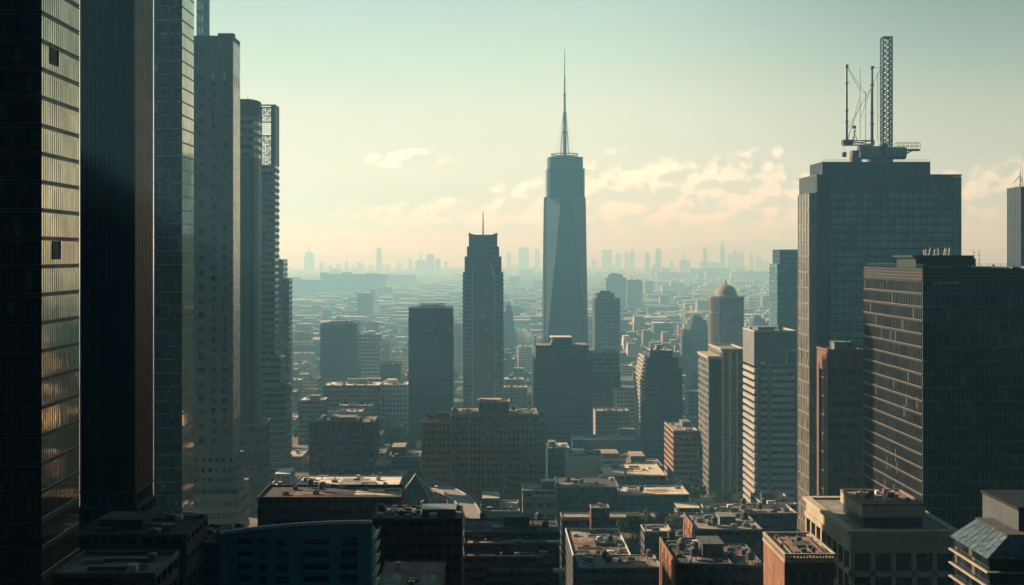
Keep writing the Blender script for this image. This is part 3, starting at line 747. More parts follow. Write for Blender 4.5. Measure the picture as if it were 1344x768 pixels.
# curved shoulders of the recess
m = MB(); n = 8
for sgn, x_ in ((1, xr0), (-1, xr1)):
    for i in range(n):
        a0 = i / n; a1 = (i + 1) / n
        f = lambda a: (x_ + sgn * 4.0 * (a ** 1.6), zb0 - 4 + 13 * a)
        (xa, za), (xb, zc) = f(a0), f(a1); m.tube((xa, -.2, za), (xb, -.2, zc), .55, 5)
m.build('recess_arch', 'concrete_pale', b.root)
for (xa, xb), (ya, yb), ins in (((610, 658), (337, 358), 1), ((613, 655), (324, 337), 2), ((615.5, 652.5), (311, 324), 3)):
    X0, X1 = b.lx(xa), b.lx(xb); z0, z1 = b.z(yb) + .3, b.z(ya)
    bands(b, X0, X1, ins, b.dep - ins, z0, z1, 4.5, 2.2, 'concrete_dark', 'glass_teal', 2.6, .9, .4, .2)
z1 = b.z(311); X0, X1 = b.lx(615), b.lx(653)
m = MB(); m.box(X0 + 1, X1 - 1, 4, b.dep - 4, z1 + .3, b.z(308)); 
k = 8
for i in range(k):                                      # eaves that sweep up to the corners
    u0, u1 = i / k, (i + 1) / k; e = lambda u: abs(2 * u - 1) ** 3 * 2.6
    for y_ in (3, b.dep - 3.6):
        k0 = len(m.v); xa, xb = X0 + (X1 - X0) * u0, X0 + (X1 - X0) * u1; zb_ = b.z(309.5)
        m.v += [(xa, y_, zb_ - .6), (xb, y_, zb_ - .6), (xb, y_, zb_ + .5 + e(u1)), (xa, y_, zb_ + .5 + e(u0)), (xa, y_ + .6, zb_ - .6), (xb, y_ + .6, zb_ - .6), (xb, y_ + .6, zb_ + .5 + e(u1)), (xa, y_ + .6, zb_ + .5 + e(u0))]
        m.f += [tuple(k0 + j for j in f) for f in ((0, 1, 2, 3), (7, 6, 5, 4), (3, 2, 6, 7), (0, 4, 5, 1), (1, 5, 6, 2), (0, 3, 7, 4))]
m.build('crown_roof', 'concrete_dark', b.root)
MB().tube((b.lx(634, 18), 18, b.z(309)), (b.lx(634, 18), 18, b.z(277, 18)), .75, 8, .35).build('mast', 'steel', b.root)

# supertall with a spire
b = Bld('supertall_tower', 'tallest tower, tapering glass with chamfered faces and a needle spire', 714.5, 771.5, 1350, 51)
cy_ = b.dep / 2
def octo(hx, e, cyy=cy_):   # square of half width hx whose front edges are 2e long
    e = min(e, hx - .01); return [(-e, cyy - hx), (e, cyy - hx), (hx, cyy - e), (hx, cyy + e), (e, cyy + hx), (-e, cyy + hx), (-hx, cyy + e), (-hx, cyy - e)]
hb, ht_ = b.h, (770 - 716.5) / 2 / F * 1350
zb0, zc = 22, b.z(258)
lo, hi = octo(hb, hb - .02), octo(ht_, ht_ * .22)
MB().loft(lo, zb0, hi, zc).build('glass_shaft', 'glass_silver', b.root)
m = MB()
for i in range(8): m.tube((*lo[i], zb0), (*hi[i], zc), .85, 5)
m.build('edge_trim', 'metal_black', b.root)
m = MB(); nn = 56
for k in range(1, nn):
    f = k / nn; pl = [(lo[i][0] * (1 - f) + hi[i][0] * f, lo[i][1] * (1 - f) + hi[i][1] * f) for i in range(8)]; z_ = zb0 + (zc - zb0) * f
    pl = [((p[0]) * 1.006, (p[1] - cy_) * 1.006 + cy_) for p in pl]; m.prism(pl, z_ - .42, z_ + .42)
m.build('floor_line', 'panel_slate', b.root)
MB().prism(octo(hb + .3, hb), 0, zb0).build('base', 'concrete_grey', b.root)
h2 = (768 - 718) / 2 / F * 1350; h3 = (766 - 720.5) / 2 / F * 1350
MB().prism(octo(h2, h2 * .86), zc + .01, b.z(221)).build('crown', 'glass_silver', b.root)
MB().prism(octo(h3, h3 * .9), b.z(221) + .01, b.z(206)).build('upper_crown', 'panel_slate', b.root)
m = MB()
for z_ in (zc + .2, b.z(240), b.z(221) + .1, b.z(206) + .1):
    q = h2 + .25 if z_ < b.z(222) else h3 + .3
    m.prism(octo(q, q * .87), z_ - .35, z_ + .35)
m.build('crown_ledge', 'metal_dark', b.root)
m = MB(); z0 = b.z(206)
rr = 16.0
for z_ in (z0 + 1.8, z0 + 5.2): 
    for i in range(24):
        a0, a1 = 2 * math.pi * i / 24, 2 * math.pi * (i + 1) / 24
        m.tube((rr * math.cos(a0), cy_ + rr * math.sin(a0), z_), (rr * math.cos(a1), cy_ + rr * math.sin(a1), z_), .55, 5)
for i in range(24):
    a0 = 2 * math.pi * i / 24; m.tube((rr * math.cos(a0), cy_ + rr * math.sin(a0), z0), (rr * math.cos(a0), cy_ + rr * math.sin(a0), z0 + 6.4), .3, 4)
m.lathe([(14.5, z0 + .1), (14.5, z0 + 2.6)], 0, cy_, 24)
m.build('communications_ring', 'steel', b.root)
sp = MB(); Z = lambda py: b.z(py, cy_)
sp.lathe([(2.27, z0 + 1), (2.05, Z(175)), (2.81, Z(174.5)), (2.81, Z(173)), (1.73, Z(172)), (1.51, Z(150)), (2.48, Z(149.5)), (2.48, Z(148)), (1.41, Z(147)), (1.24, Z(126)), (2.05, Z(125.5)), (2.05, Z(124)), (1.02, Z(123)), (0.86, Z(105)), (1.41, Z(104.6)), (1.41, Z(103.5)), (0.65, Z(103)), (0.54, Z(90)), (0.27, Z(66)), (0.06, Z(63))], 0, cy_, 10)
sp = sp.build('spire', 'steel', b.root)
m = MB()
for k in range(4):
    a = math.pi / 4 + k * math.pi / 2
    m.tube((7.2 * math.cos(a), cy_ + 7.2 * math.sin(a), z0 + 2), (2.3 * math.cos(a), cy_ + 2.3 * math.sin(a), Z(149)), .3, 4)
    for q in range(6):
        za = z0 + 4 + q * (Z(152) - z0 - 4) / 6; f = lambda zz: 7.2 - 4.9 * (zz - z0 - 2) / (Z(149) - z0 - 2)
        a2 = a + math.pi / 2; zb_ = za + (Z(152) - z0 - 4) / 6
        m.tube((f(za) * math.cos(a), cy_ + f(za) * math.sin(a), za), (f(zb_) * math.cos(a2), cy_ + f(zb_) * math.sin(a2), zb_), .17, 4)
m.build('spire_frame', 'steel', sp)
m = MB()
for k in range(6):
    a = k * math.pi / 3 + .1; m.tube((11 * math.cos(a), cy_ + 11 * math.sin(a), z0 + 2.5), (1.5 * math.cos(a), cy_ + 1.5 * math.sin(a), Z(150)), .16, 4)
m.build('stay_cable', 'steel', sp)

# dark stepped office in front of it
b = Bld('tiered_office', 'dark teal office tower with stepped shoulders and a roof box, before the tallest tower', 700.5, 776.5, 905, 40)
zt = b.z(472)
bands(b, *b.full(0, zt), 3.9, 1.7, 'panel_slate', 'glass_slab', 0, .3, .25)
X0, X1 = b.lx(703.5), b.lx(773)
bands(b, X0, X1, 1.5, b.dep - 1.5, zt + .3, b.z(455), 4, 1.2, 'panel_slate', 'glass_slab', 0, .3, .2)
roof(b, X0, X1, 1.5, b.dep - 1.5, b.z(455), 'roof_gravel', 'panel_slate', 8, .7, big=False)
MB().loft([(b.lx(723, 4), 5), (b.lx(755, 4), 5), (b.lx(755, 4), 22), (b.lx(723, 4), 22)], b.z(455) + .33, [(b.lx(726, 4), 6), (b.lx(749, 4), 6), (b.lx(749, 4), 21), (b.lx(726, 4), 21)], b.z(444.5)).build('roof_box', 'panel_slate', b.root)
m = MB(); m.box(b.lx(723, 4), b.lx(751, 4), 5.2, 21.5, b.z(444.5) + .02, b.z(443)); m.build('roof_cap', 'roof_white', b.root)
b = Bld('blank_teal_office', 'plain teal office with a paler top storey behind the tiered office', 770, 814.5, 1010, 30)
zt = b.z(488); bands(b, *b.full(0, zt), 3.9, 2.2, 'panel_slate', 'glass_slab', 0, .3, .12)
bands(b, -b.h + .8, b.h - 1.2, .8, b.dep - 1, zt + .3, b.z(465), 4, 2, 'concrete_grey', 'glass_teal', 0, .3, .2)
roof(b, -b.h + .8, b.h - 1.2, .8, b.dep - 1, b.z(465), 'roof_gravel', 'concrete_grey', 5, .6)
b = Bld('notched_tower', 'hazy grey tower with fluted front and a notched top right of the tallest tower', 781, 814, 1420, 34)
zt = b.z(392)
bands(b, *b.full(0, zt), 4.6, 2.6, 'concrete_grey', 'glass_teal', 3.0, 1.0, .5, .4)
bands(b, b.lx(784), b.lx(807), 2, b.dep - 4, zt + .3, b.z(385), 3.4, 1.5, 'concrete_grey', 'glass_teal', 3, 1, .4, .3)
MB().box(b.lx(788), b.lx(802), 6, 18, b.z(385) + .3, b.z(382)).build('roof_box', 'steel', b.root)

# octagonal chamfered tower with lit left edge
b = Bld('chamfered_office', 'dark office with cascading sunlit steps down its left corner', 846, 896, 860, 34)
zt = b.z(466)
bands(b, b.lx(848), b.h, .0, b.dep, 0, b.z(484), 3.9, 1.7, 'panel_slate', 'glass_slab', 0, .3, .3)
bands(b, b.lx(850), b.lx(891), 1.5, b.dep - 1.5, b.z(484) + .3, b.z(470), 3.5, 1.2, 'panel_slate', 'glass_slab', 0, .3, .3)
bands(b, b.lx(854), b.lx(884), 3, b.dep - 3, b.z(470) + .3, b.z(462), 3.5, 1.2, 'panel_slate', 'glass_slab', 0, .3, .3)
roof(b, b.lx(854), b.lx(884), 3, b.dep - 3, b.z(462), 'roof_white', 'concrete_grey', 4, .7)
st_ = MB(); n = 22
for i in range(n):
    z_ = b.z(468 + i * 5); off = max(0, 6 - i) * .55
    st_.box(b.lx(840) + off, b.lx(848) - .02, 1.0 + i * .05, b.dep - 2, z_ - 1.6, z_)
st_.build('corner_step', 'concrete_pale', b.root)
MB().box(b.lx(842), b.lx(848) - .1, 1.6, b.dep - 3, 0, b.z(500)).build('corner_core', 'panel_slate', b.root)

# domed towers
def domed(name, label, x0, x1, ytop_body, D, dome_r, ydome_base, wall, steps=0):
    b = Bld(name, label, x0, x1, D, (x1 - x0) / F * D)
    c = .22 * b.w; q = [(-b.h + c, 0), (b.h - c, 0), (b.h, c), (b.h, b.dep - c), (b.h - c, b.dep), (-b.h + c, b.dep), (-b.h, b.dep - c), (-b.h, c)]
    zt = b.z(ytop_body); core = [((p[0]) * .97, (p[1] - b.h) * .97 + b.h) for p in q]
    MB().prism(core, 0, zt).build('window_strip', 'glass_teal', b.root)
    m = MB()
    for i in range(8):
        a, e_ = Vector((*q[i], 0)), Vector((*q[(i + 1) % 8], 0)); L_ = (e_ - a).length; k = max(2, int(L_ / 2.4))
        for j in range(k):
            p = a.lerp(e_, (j + .5) / k); m.box(p.x - .55, p.x + .55, p.y - .55, p.y + .55, 0, zt)
    m.build('pier', wall, b.root)
    for zz in (zt - 1.0, zt * .86, 6): MB().prism([((p[0]) * 1.03, (p[1] - b.h) * 1.03 + b.h) for p in q], zz, zz + 1.2).build('cornice', wall, b.root)
    return b, q, zt
b, q, zt = domed('domed_tower', 'brown tower with upright ribs, crowned by a dome with a small statue', 936, 978, 390, 1160, 15, 390, 'dome_stone')
r = (972 - 943) / 2 / F * 1160
prof = [(r * 1.08, zt + .3), (r * 1.08, zt + 1.6)] + [(r * math.cos(a), zt + 1.6 + r * .98 * math.sin(a)) for a in [i * math.pi / 2 / 10 for i in range(10)]] + [(.9, zt + 1.6 + r)]
MB().lathe(prof, 0, b.h, 24).build('dome', 'dome_stone', b.root, True)
zz = zt + 1.4 + r
MB().lathe([(1.4, zz - .4), (1.4, zz + .8), (.5, zz + 1.2), (.9, zz + 2.4), (.7, zz + 3.4), (.25, zz + 3.9), (.5, zz + 4.5), (.1, zz + 5.2)], 0, b.h, 8).build('finial', 'dome_stone', b.root)
b, q, zt = domed('crowned_tower', 'hazy grey tower with a tiered rounded crown left of the domed tower', 898, 935, 432, 1400, 10, 420, 'concrete_grey')
for i, (k, yy, y2) in enumerate(((.9, 432, 426), (.68, 426, 421), (.48, 421, 417), (.3, 417, 414))):
    MB().prism([(p[0] * k, (p[1] - b.h) * k + b.h) for p in q], b.z(yy) + .25, b.z(y2)).build('crown_tier', 'copper_green', b.root)
b, q, zt = domed('pale_crowned_tower', 'faint pale tower with a tiered crown showing right of the domed tower', 979, 1014, 430, 1800, 10, 420, 'concrete_pale')
for i, (k, yy, y2) in enumerate(((.85, 430, 424), (.6, 424, 419), (.35, 419, 414))):
    MB().prism([(p[0] * k, (p[1] - b.h) * k + b.h) for p in q], b.z(yy) + .25, b.z(y2)).build('crown_tier', 'copper_green', b.root)

# pair of corner buildings at centre right
b = Bld('curved_corner_office', 'office with a curved sunlit left flank and cream cornice', 947, 978, 745, 40)
zt = b.z(472)
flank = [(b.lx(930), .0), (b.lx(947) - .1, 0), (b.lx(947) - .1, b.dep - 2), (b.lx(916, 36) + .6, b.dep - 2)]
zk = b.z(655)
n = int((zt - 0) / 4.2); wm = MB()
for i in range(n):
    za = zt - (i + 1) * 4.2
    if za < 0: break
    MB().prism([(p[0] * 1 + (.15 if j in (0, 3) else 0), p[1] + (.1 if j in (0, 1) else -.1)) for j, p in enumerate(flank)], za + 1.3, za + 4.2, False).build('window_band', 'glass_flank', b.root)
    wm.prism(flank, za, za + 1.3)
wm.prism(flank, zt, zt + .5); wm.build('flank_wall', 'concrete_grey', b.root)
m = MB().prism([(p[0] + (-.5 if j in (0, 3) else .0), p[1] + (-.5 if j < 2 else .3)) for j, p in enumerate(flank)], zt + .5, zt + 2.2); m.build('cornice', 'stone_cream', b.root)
bands(b, *b.full(0, b.z(464)), 4.2, 3.0, 'panel_slate', 'glass_dark', 5.0, 1.5, .5, .35, 'concrete_pale')
MB().box(b.lx(930) + .4, b.lx(947) - .3, -.22, -.02, 0, zt - .2).build('shade_panel', 'metal_dark', b.root)  # dark sheet added for the shade across the flank's front
MB().box(b.lx(948), b.h, .3, b.dep, b.z(464) + .3, b.z(459.5)).build('blind_top', 'concrete_grey', b.root)
m = MB(); ring(m, b.lx(947) - .6, b.h + .5, -.4, b.dep + .4, b.z(459.5), b.z(457.5), 1.5); m.build('upper_cornice', 'stone_cream', b.root)
b = Bld('striped_office', 'pale office with horizontal white stripes, its left side banded with sun', 990, 1046, 700, dep_of(990, 975, 700))
zt = b.z(480)
bands(b, *b.full(0, zt), 4.3, 2.0, 'concrete_pale', 'glass_dark', 0, .6, .9)
m = MB()
for px in (997, 1010, 1046): m.box(b.lx(px) - 1.2, b.lx(px) + (0 if px == 1046 else 1.2), -.12, 1.0, 0, zt)
m.build('pier', 'concrete_grey', b.root)
m = MB(); m.box(-b.h + .0, b.h, .4, b.dep, zt + .3, b.z(437)); m.build('blind_top', 'concrete_grey', b.root)
m = MB(); m.box(b.lx(1031), b.lx(1034), -.2, .38, zt + .3, b.z(458)); m.box(b.lx(1034) + .01, b.h, -.2, .38, b.z(458) - 1.5, b.z(458)); m.build('corner_frame', 'concrete_pale', b.root)
roof(b, -b.h, b.h, .4, b.dep, b.z(437), 'roof_gravel', 'concrete_pale', 9, 1.2, antenna=1)
MB().lathe([(.2, b.z(480) + .4), (1.3, b.z(480) + 1.2), (1.5, b.z(480) + 2.2)], b.lx(1001), -.6, 10).build('satellite_dish', 'panel_white', b.root)
b = Bld('dark_rear_tower', 'dark blue tower with a set back top behind the striped office', 1020, 1060, 900, 26)
bands(b, *b.full(0, b.z(347)), 4.0, 2.4, 'panel_slate', 'glass_blue', 0, .4, .3, ledge=(.25, (.5,), .4, 'concrete_grey'))
bands(b, b.lx(1024), b.h - .5, 1, 24, b.z(347) + .3, b.z(328), 4, 2.8, 'panel_slate', 'glass_blue', 2, .3, .2, .05)
b = Bld('striped_brick_block', 'brick block with red and white bands on its sunlit end', 884, 916, 776, dep_of(884, 872, 776), 'building')
zt = b.z(567)
bands(b, *b.full(0, zt), 4.0, 1.9, 'brick_red', 'window_black', 3, 1.2, .35, -.03, 'brick_red', ledge=(.25, (.5,), .6, 'stone_cream'))
roof(b, *b.full(0, 0)[:4], zt, 'roof_gravel', 'stone_cream', 8, .9)

# ================================================================== right hand foreground towers
b = Bld('grid_glass_tower', 'massive blue glass tower carrying the crane, with tall stone pilasters', 1062, 1262, 600, 34)
zt = b.z(231)
xg0, xg1 = b.lx(1090), b.lx(1251)
bands(b, xg0, xg1, .6, b.dep, 0, b.z(253), 4.25, 3.45, 'metal_black', 'glass_blue', 3.35, .42, .3, .06, 'metal_black', 'mullion')
MB().box(xg1 + .01, b.h, 0, b.dep, 0, zt - .3).build('side_wall', 'concrete_dark', b.root)
MB().box(b.lx(1072), xg0 - .01, 3.5, b.dep, 0, zt - .3).build('recess_wall', 'metal_dark', b.root)
d_ = dep_of(1062, 1047, 600)
bands(b, -b.h, b.lx(1072) - .01, 0, d_, 0, b.z(254), 8.5, 7.6, 'stone_tan', 'glass_flank', 6.0, .8, .25, .0, 'stone_tan', 'pilaster')
m = MB()
top0 = b.lx(1072.5)
m.box(top0, xg1, .9, b.dep - .5, b.z(253) + .3, zt); m.box(xg1 + .01, b.h, 1.5, b.dep - 1, b.z(253) + .4, zt - .4)
xx = top0 + .4
while xx < b.h - .6: m.box(xx - .15, xx + .15, .5, 1.2, b.z(253) + .3, zt - .1); xx += 2.3
m.build('louvre_storey', 'panel_slate', b.root)
MB().box(b.lx(1138) - 0, b.lx(1147), .55, 1.1, b.z(243), b.z(236)).build('louvre_hatch', 'metal_bronze', b.root)
m = MB(); ring(m, top0 - .3, b.h + .2, .2, b.dep + .2, zt, zt + .9, .8); m.build('parapet', 'concrete_dark', b.root)
bands(b, b.lx(1079, 6), b.lx(1221, 6), 6, b.dep - 5, zt + .3, b.z(213, 6), 7.5, 6.0, 'concrete_dark', 'panel_slate', 3.0, .25, .2, .05, 'concrete_dark', 'pilaster')
railing('roof_railing', 'steel', b.root, [(b.lx(1079, 6), 6, b.z(213, 6) + .25), (b.lx(1221, 6), 6, b.z(213, 6) + .25)], 1.2, .06, 3)
zr = b.z(213, 6) + .25
# crane and masts on top
Dc = 614
root = tag(empty('rooftop_crane', (wx(1155, Dc), Dc, zr)), 'rooftop crane with lattice mast, two poles and drum body on the blue glass tower', 'crane')
cl = lambda px, py, dy=0: Vector((wx(px, Dc + dy) - wx(1155, Dc), dy, wz(py, Dc + dy) - zr))
m = MB(); a, c = cl(1157.5, 50), cl(1169, 50); lattice(m, a.x, c.x, -2.2, 2.2, 8.5, a.z, 3.0, .42, .22); m.box(a.x - .3, c.x + .3, -2.5, 2.5, a.z, a.z + .5); m.build('lattice_mast', 'steel', root)
for px, yt, yb in ((1111, 85, 186), (1144.5, 87, 190)):
    m = MB(); p, q = cl(px, yb), cl(px, yt); m.tube(p, q, .85, 8, .6); m.lathe([(1.1, q.z - 1.5), (1.1, q.z)], p.x, p.y, 8)
    for f in (.25, .4, .75): m.lathe([(1.15, p.z + (q.z - p.z) * f), (1.15, p.z + (q.z - p.z) * f + .8)], p.x, p.y, 8)
    m.build('pole', 'metal_grey' if px < 1120 else 'steel', root)
for px, yt, yb in ((1129, 89, 182), (1152, 95, 185), (1136, 120, 188)):
    MB().tube(cl(px, yb, 1), cl(px, yt, 1), .14, 5).build('rod', 'steel', root)
for a, c in (((1111, 86), (1139, 128)), ((1111, 86), (1129, 120)), ((1113, 168), (1142, 118)), ((1142, 118), (1156, 90)), ((1113, 180), (1130, 135)), ((1144, 88), (1157, 90)), ((1145, 110), (1128, 160)), ((1113, 184), (1128, 128))):
    MB().tube(cl(*a), cl(*c), .12, 4).build('cable', 'steel', root)
m = MB(); p, q = cl(1106, 190), cl(1146, 183); lattice(m, p.x, q.x, -1.5, 1.5, p.z, p.z + 2.2, 2.2, .3, .2)
m.box(p.x, q.x, -1.6, 1.6, p.z - .5, p.z); m.box(p.x, p.x + 5, -1.8, 1.8, p.z, p.z + 2.6); m.build('boom', 'steel', root)
for px, r_ in ((1138, 3.6), (1172, 3.3)):
    c_ = cl(px, 203); c_.z = r_ + .55; MB().tube(c_ + Vector((-5.5, -2.5, 1.2)), c_ + Vector((5.5, -2.5, 1.2)), r_, 14).build('drum', 'metal_grey', root)
p = cl(1155, 190); m = MB().box(p.x - 6, p.x + 6, -3, 3, 0, 6.5).box(p.x - 4, p.x + 5, -2.6, 2.6, 6.5, 8.5); m.lathe([(2.5, 8.5), (2.2, 10.5)], p.x + 2, 0, 10); m.build('turret', 'steel', root)
p, q = cl(1117, 211), cl(1129, 198); m = MB().box(p.x, q.x, -2.5, 2.5, 0, q.z); m.build('winch_house', 'metal_bronze', root)
p, q = cl(1176, 196), cl(1206, 196); m = MB().box(p.x, q.x, -2, 2, p.z - .9, p.z); m.tube((p.x, 0, p.z - 5), (q.x - 4, 0, p.z - .9), .4, 5); m.build('platform', 'steel', root)
railing('platform_railing', 'steel', root, [(p.x, -2, p.z), (q.x, -2, p.z), (q.x, 2, p.z), (p.x, 2, p.z)], 3.4, .12, 2.2)
p = cl(1108, 200); m = MB().tube((p.x, 0, p.z + 5), (p.x, 0, p.z), .12, 4).box(p.x - 1, p.x + 1, -1, 1, p.z - 2.5, p.z); m.build('hook_block', 'steel', root)
p = cl(1121, 186); m = MB().tube(p, cl(1121, 170), .2, 5); q = cl(1121, 169); m.box(q.x - .8, q.x + .8, -.8, .8, q.z, q.z + 1.6); m.build('warning_lamp', 'steel', root)
p = cl(1112, 190); m = MB().tube(cl(1118, 188), cl(1123, 170), .25, 5).tube(cl(1126, 186), cl(1121, 174), .2, 5).build('brace', 'steel', root)

# brown slab in front
b = Bld('brown_slab_tower', 'narrow brown slab tower with a dark slot and tall brown fins', 1086, 1134, 480, dep_of(1086, 1072, 480))
zt = b.z(462)
MB().box(-b.h + .02, b.h, 0, 3.5, 0, zt).box(-b.h + .8, b.h, 3.5, b.dep - 3.5, 0, zt - 8).box(-b.h + .02, b.h, b.dep - 3.5, b.dep, 0, zt).box(-b.h + .02, b.h, 3.5, b.dep - 3.5, zt - 8, zt).build('wall', 'brick_red', b.root)
m = MB()
for i in range(14): m.box(-b.h + .55, -b.h + .85, 3.7, b.dep - 3.7, 4 + i * 8, 11.4 + i * 8)
m.build('slot_window', 'window_black', b.root)
m = MB()
for y_ in (3.6, b.dep - 4.0): m.box(-b.h - .25, -b.h + .5, y_, y_ + .55, 0, zt - 6)
m.build('fin', 'metal_bronze', b.root)
m = MB()
for j in range(9): 
    for i in range(24): m.box(-b.h + .7 + j * (2 * b.h - 1.4) / 9, -b.h + .7 + j * (2 * b.h - 1.4) / 9 + 1.0, -.03, .05, 4 + i * 4.6, 6.4 + i * 4.6)
tag(m.build('front_windows', 'window_black', b.root), kind='stuff')
roof(b, -b.h, b.h, 0, b.dep, zt, 'roof_dark', 'brick_red', 4, .9, antenna=1)

# dark grid building on the far right
b = Bld('dark_office_slab', 'huge dark office block with thin sunlit floor ledges on its left side', 1211, 1410, 330, dep_of(1211, 1134, 330), 'office')
zt = b.z(356); zb = zt - 3.2
bands(b, *b.full(0, zb), 3.95, 3.1, 'metal_dark', 'glass_dark', 1.35, .14, .16, .03, 'steel', 'mullion', 'spandrel', (.26, (.85,), .14, 'stone_tan'))
MB().box(*b.full(zb + .3, zt, .1)).build('blind_top', 'metal_dark', b.root)
m = MB()
for i in range(3): 
    zz = zb + .7 + i * .95; m.box(-b.h - .25, b.h + .25, -.25, b.dep + .25, zz, zz + .22)
m.build('cornice_strip', 'metal_bronze', b.root)
roof(b, *b.full(0, 0)[:4], zt - .2, 'roof_dark', 'metal_dark', 16, .8, big=False, antenna=5)
x0, x1 = b.lx(1180, 28), b.lx(1279, 12)
m = MB(); m.box(x0, x1, 14, 30, zt + .2, zt + 4.0); m.box(x0 - 1.2, x1 + .5, 13.4, 30.6, zt + 4.0, zt + 4.6); m.build('plant_room', 'metal_dark', b.root)
rr = random.Random(4)
for i in range(3):
    m = MB(); xx = b.lx(1213 + i * 13, 20)
    for j in range(4): m.tube((xx + j * .5, 20, zt + 4.6), (xx + j * .5 + rr.uniform(-.5, .5), 20, zt + 6.2 + rr.uniform(0, .8)), .14, 6)
    m.build('exhaust_pipe', 'panel_white', b.root)
railing('roof_railing', 'steel', b.root, [(-b.h + .6, .6, zt + .9), (b.h - .6, .6, zt + .9)], 1.2, .05, 1.8)
railing('roof_railing', 'steel', b.root, [(-b.h + .6, .6, zt + .9), (-b.h + .6, b.dep - 1, zt + .9)], 1.1, .05, 1.8)
m = MB().box(b.lx(1224), b.lx(1258), -.5, -.22, b.z(372), b.z(371)); m.build('light_rail', 'panel_white', b.root)

b = Bld('slim_mast_tower', 'slim grey tower with masts on its roof at the right edge', 1340, 1400, 520, 14)
zt = b.z(248)
bands(b, *b.full(0, zt), 4, 3.2, 'panel_slate', 'panel_slate', 3, .3, .12, .02)
roof(b, *b.full(0, 0)[:4], zt, 'roof_dark', 'panel_slate', 3, .8)
m = MB().tube((b.lx(1343), 3, zt), (b.lx(1343), 3, b.z(226)), .2, 5).tube((b.lx(1343), 3, b.z(230)), (b.lx(1334), 3, b.z(240)), .15, 5).tube((b.lx(1341), 3, zt), (b.lx(1345), 3, b.z(232)), .12, 4); m.build('davit', 'steel', b.root)
for px, yt in ((1346, 215), (1348.5, 200), (1352, 205)): MB().tube((b.lx(px), 5, zt), (b.lx(px), 5, b.z(yt)), .14, 5, .06).build('mast', 'steel', b.root)

# stone podium building at bottom right
b = Bld('pillared_hall', 'stone building with big square openings between pillars and a roof pavilion', 1116, 1257, 298, dep_of(1116, 1057, 298), 'building')
zt = b.z(701)
bands(b, *b.full(zt - 17.5, zt - 5), 6.2, 4.9, 'stone_cream', 'window_black', 5.2, 1.15, 1.0, .0, 'stone_cream', 'pillar')
bands(b, *b.full(0, zt - 17.8), 6.2, 4.4, 'stone_cream', 'window_black', 5.2, 1.15, 1.0, .0, 'stone_cream', 'pillar')
MB().box(*b.full(zt - 4.7, zt - 3.2, -.25)).box(*b.full(zt - 3.2, zt, .2)).build('frieze', 'stone_cream', b.root)
m = MB(); ring(m, -b.h - .7, b.h + .7, -.7, b.dep + .7, zt + .0, zt + .9, 2.2); m.build('cornice', 'stone_cream', b.root)
MB().box(-b.h + 1.5, b.h - 1.5, 1.5, b.dep - 1.5, zt + .02, zt + .3).build('roof_deck', 'roof_gravel', b.root)
xa, xb = b.lx(1133, 6), b.lx(1212, 6); zp = b.z(664, 6); yb_ = 24
bands(b, xa, xb, 6, yb_, zt + .3, zp - 3.2, 4.2, 3.2, 'concrete_dark', 'metal_dark', 0, .4, .2)
MB().box(xa - .4, xb + .4, 5.6, yb_ + .4, zp - 2.9, zp).build('pavilion_head', 'stone_cream', b.root)
m = MB(); ring(m, xa - .5, xb + .5, 5.5, yb_ + .5, zp, zp + .7, .5); m.build('pavilion_parapet', 'stone_tan', b.root)
MB().box(xa, xb, 6.2, yb_ - .2, zp + .01, zp + .2).build('pavilion_roof', 'roof_brown', b.root)
rr = random.Random(8)
for i in range(16):
    px_, py_ = rr.uniform(xa + 1, xb - 2.5), rr.uniform(8, yb_ - 3); w_, d_, h_ = rr.uniform(.7, 2.2), rr.uniform(.7, 1.8), rr.uniform(.5, 1.6)
    MB().box(px_, px_ + w_, py_, py_ + d_, zp + .2, zp + .2 + h_).build('air_unit', rr.choice(['panel_white', 'metal_grey', 'steel', 'roof_cream']), b.root)
MB().tube((xa + 1, 8, zp), (xa + 1, 8, zp + 4), .08, 5).build('antenna', 'steel', b.root)

b = Bld('brick_corner_block', 'brown brick block with a cream balustrade and cluttered roof', 1031, 1095, 268, dep_of(1031, 1003, 268), 'building')
zt = b.z(727)
bands(b, *b.full(0, zt - 2.2), 4.2, 1.4, 'brick_brown', 'brick_brown', 0, 1.0, .06)
MB().box(-b.h - .22, -b.h - .01, .1, b.dep - .1, 0, zt - 2.25).build('sunlit_end_wall', 'brick_sunlit', b.root)  # orange sheet puts the sunlight on this end into the brick colour
m = MB(); ring(m, -b.h - .35, b.h + .35, -.35, b.dep + .35, zt - 2.0, zt - 1.5, .7); m.build('string_course', 'stone_cream', b.root); m = MB(); ring(m, -b.h - .3, b.h + .3, -.3, b.dep + .3, zt - .3, zt + .1, .5)
m.build('cornice', 'stone_cream', b.root)
m = MB(); q = -.2
while q < b.dep + .3: m.box(-b.h - .2, -b.h + .1, q, q + .3, zt - 1.5, zt - .3); q += .75
q = -b.h
while q < b.h: m.box(q, q + .3, -.2, .1, zt - 1.5, zt - .3); q += .75
m.build('balustrade', 'stone_cream', b.root)
MB().box(-b.h + .1, b.h - .1, .1, b.dep - .1, zt - 1.9, zt - .9).build('roof_deck', 'roof_brown', b.root)
zz = zt - .9
MB().lathe([(2.2, zz), (2.2, zz + .5), (1.9, zz + .6)], .8, b.dep * .55, 18).build('round_tank', 'steel', b.root)
rr = random.Random(21)
for i in range(4): q = -b.h + 2 + i * 2.6; MB().tube((q, 1.5, zz + .4), (q + .6, b.dep - 1.5, zz + .4), .16, 5).build('roof_pipe', rr.choice(['metal_grey', 'brick_brown']), b.root)
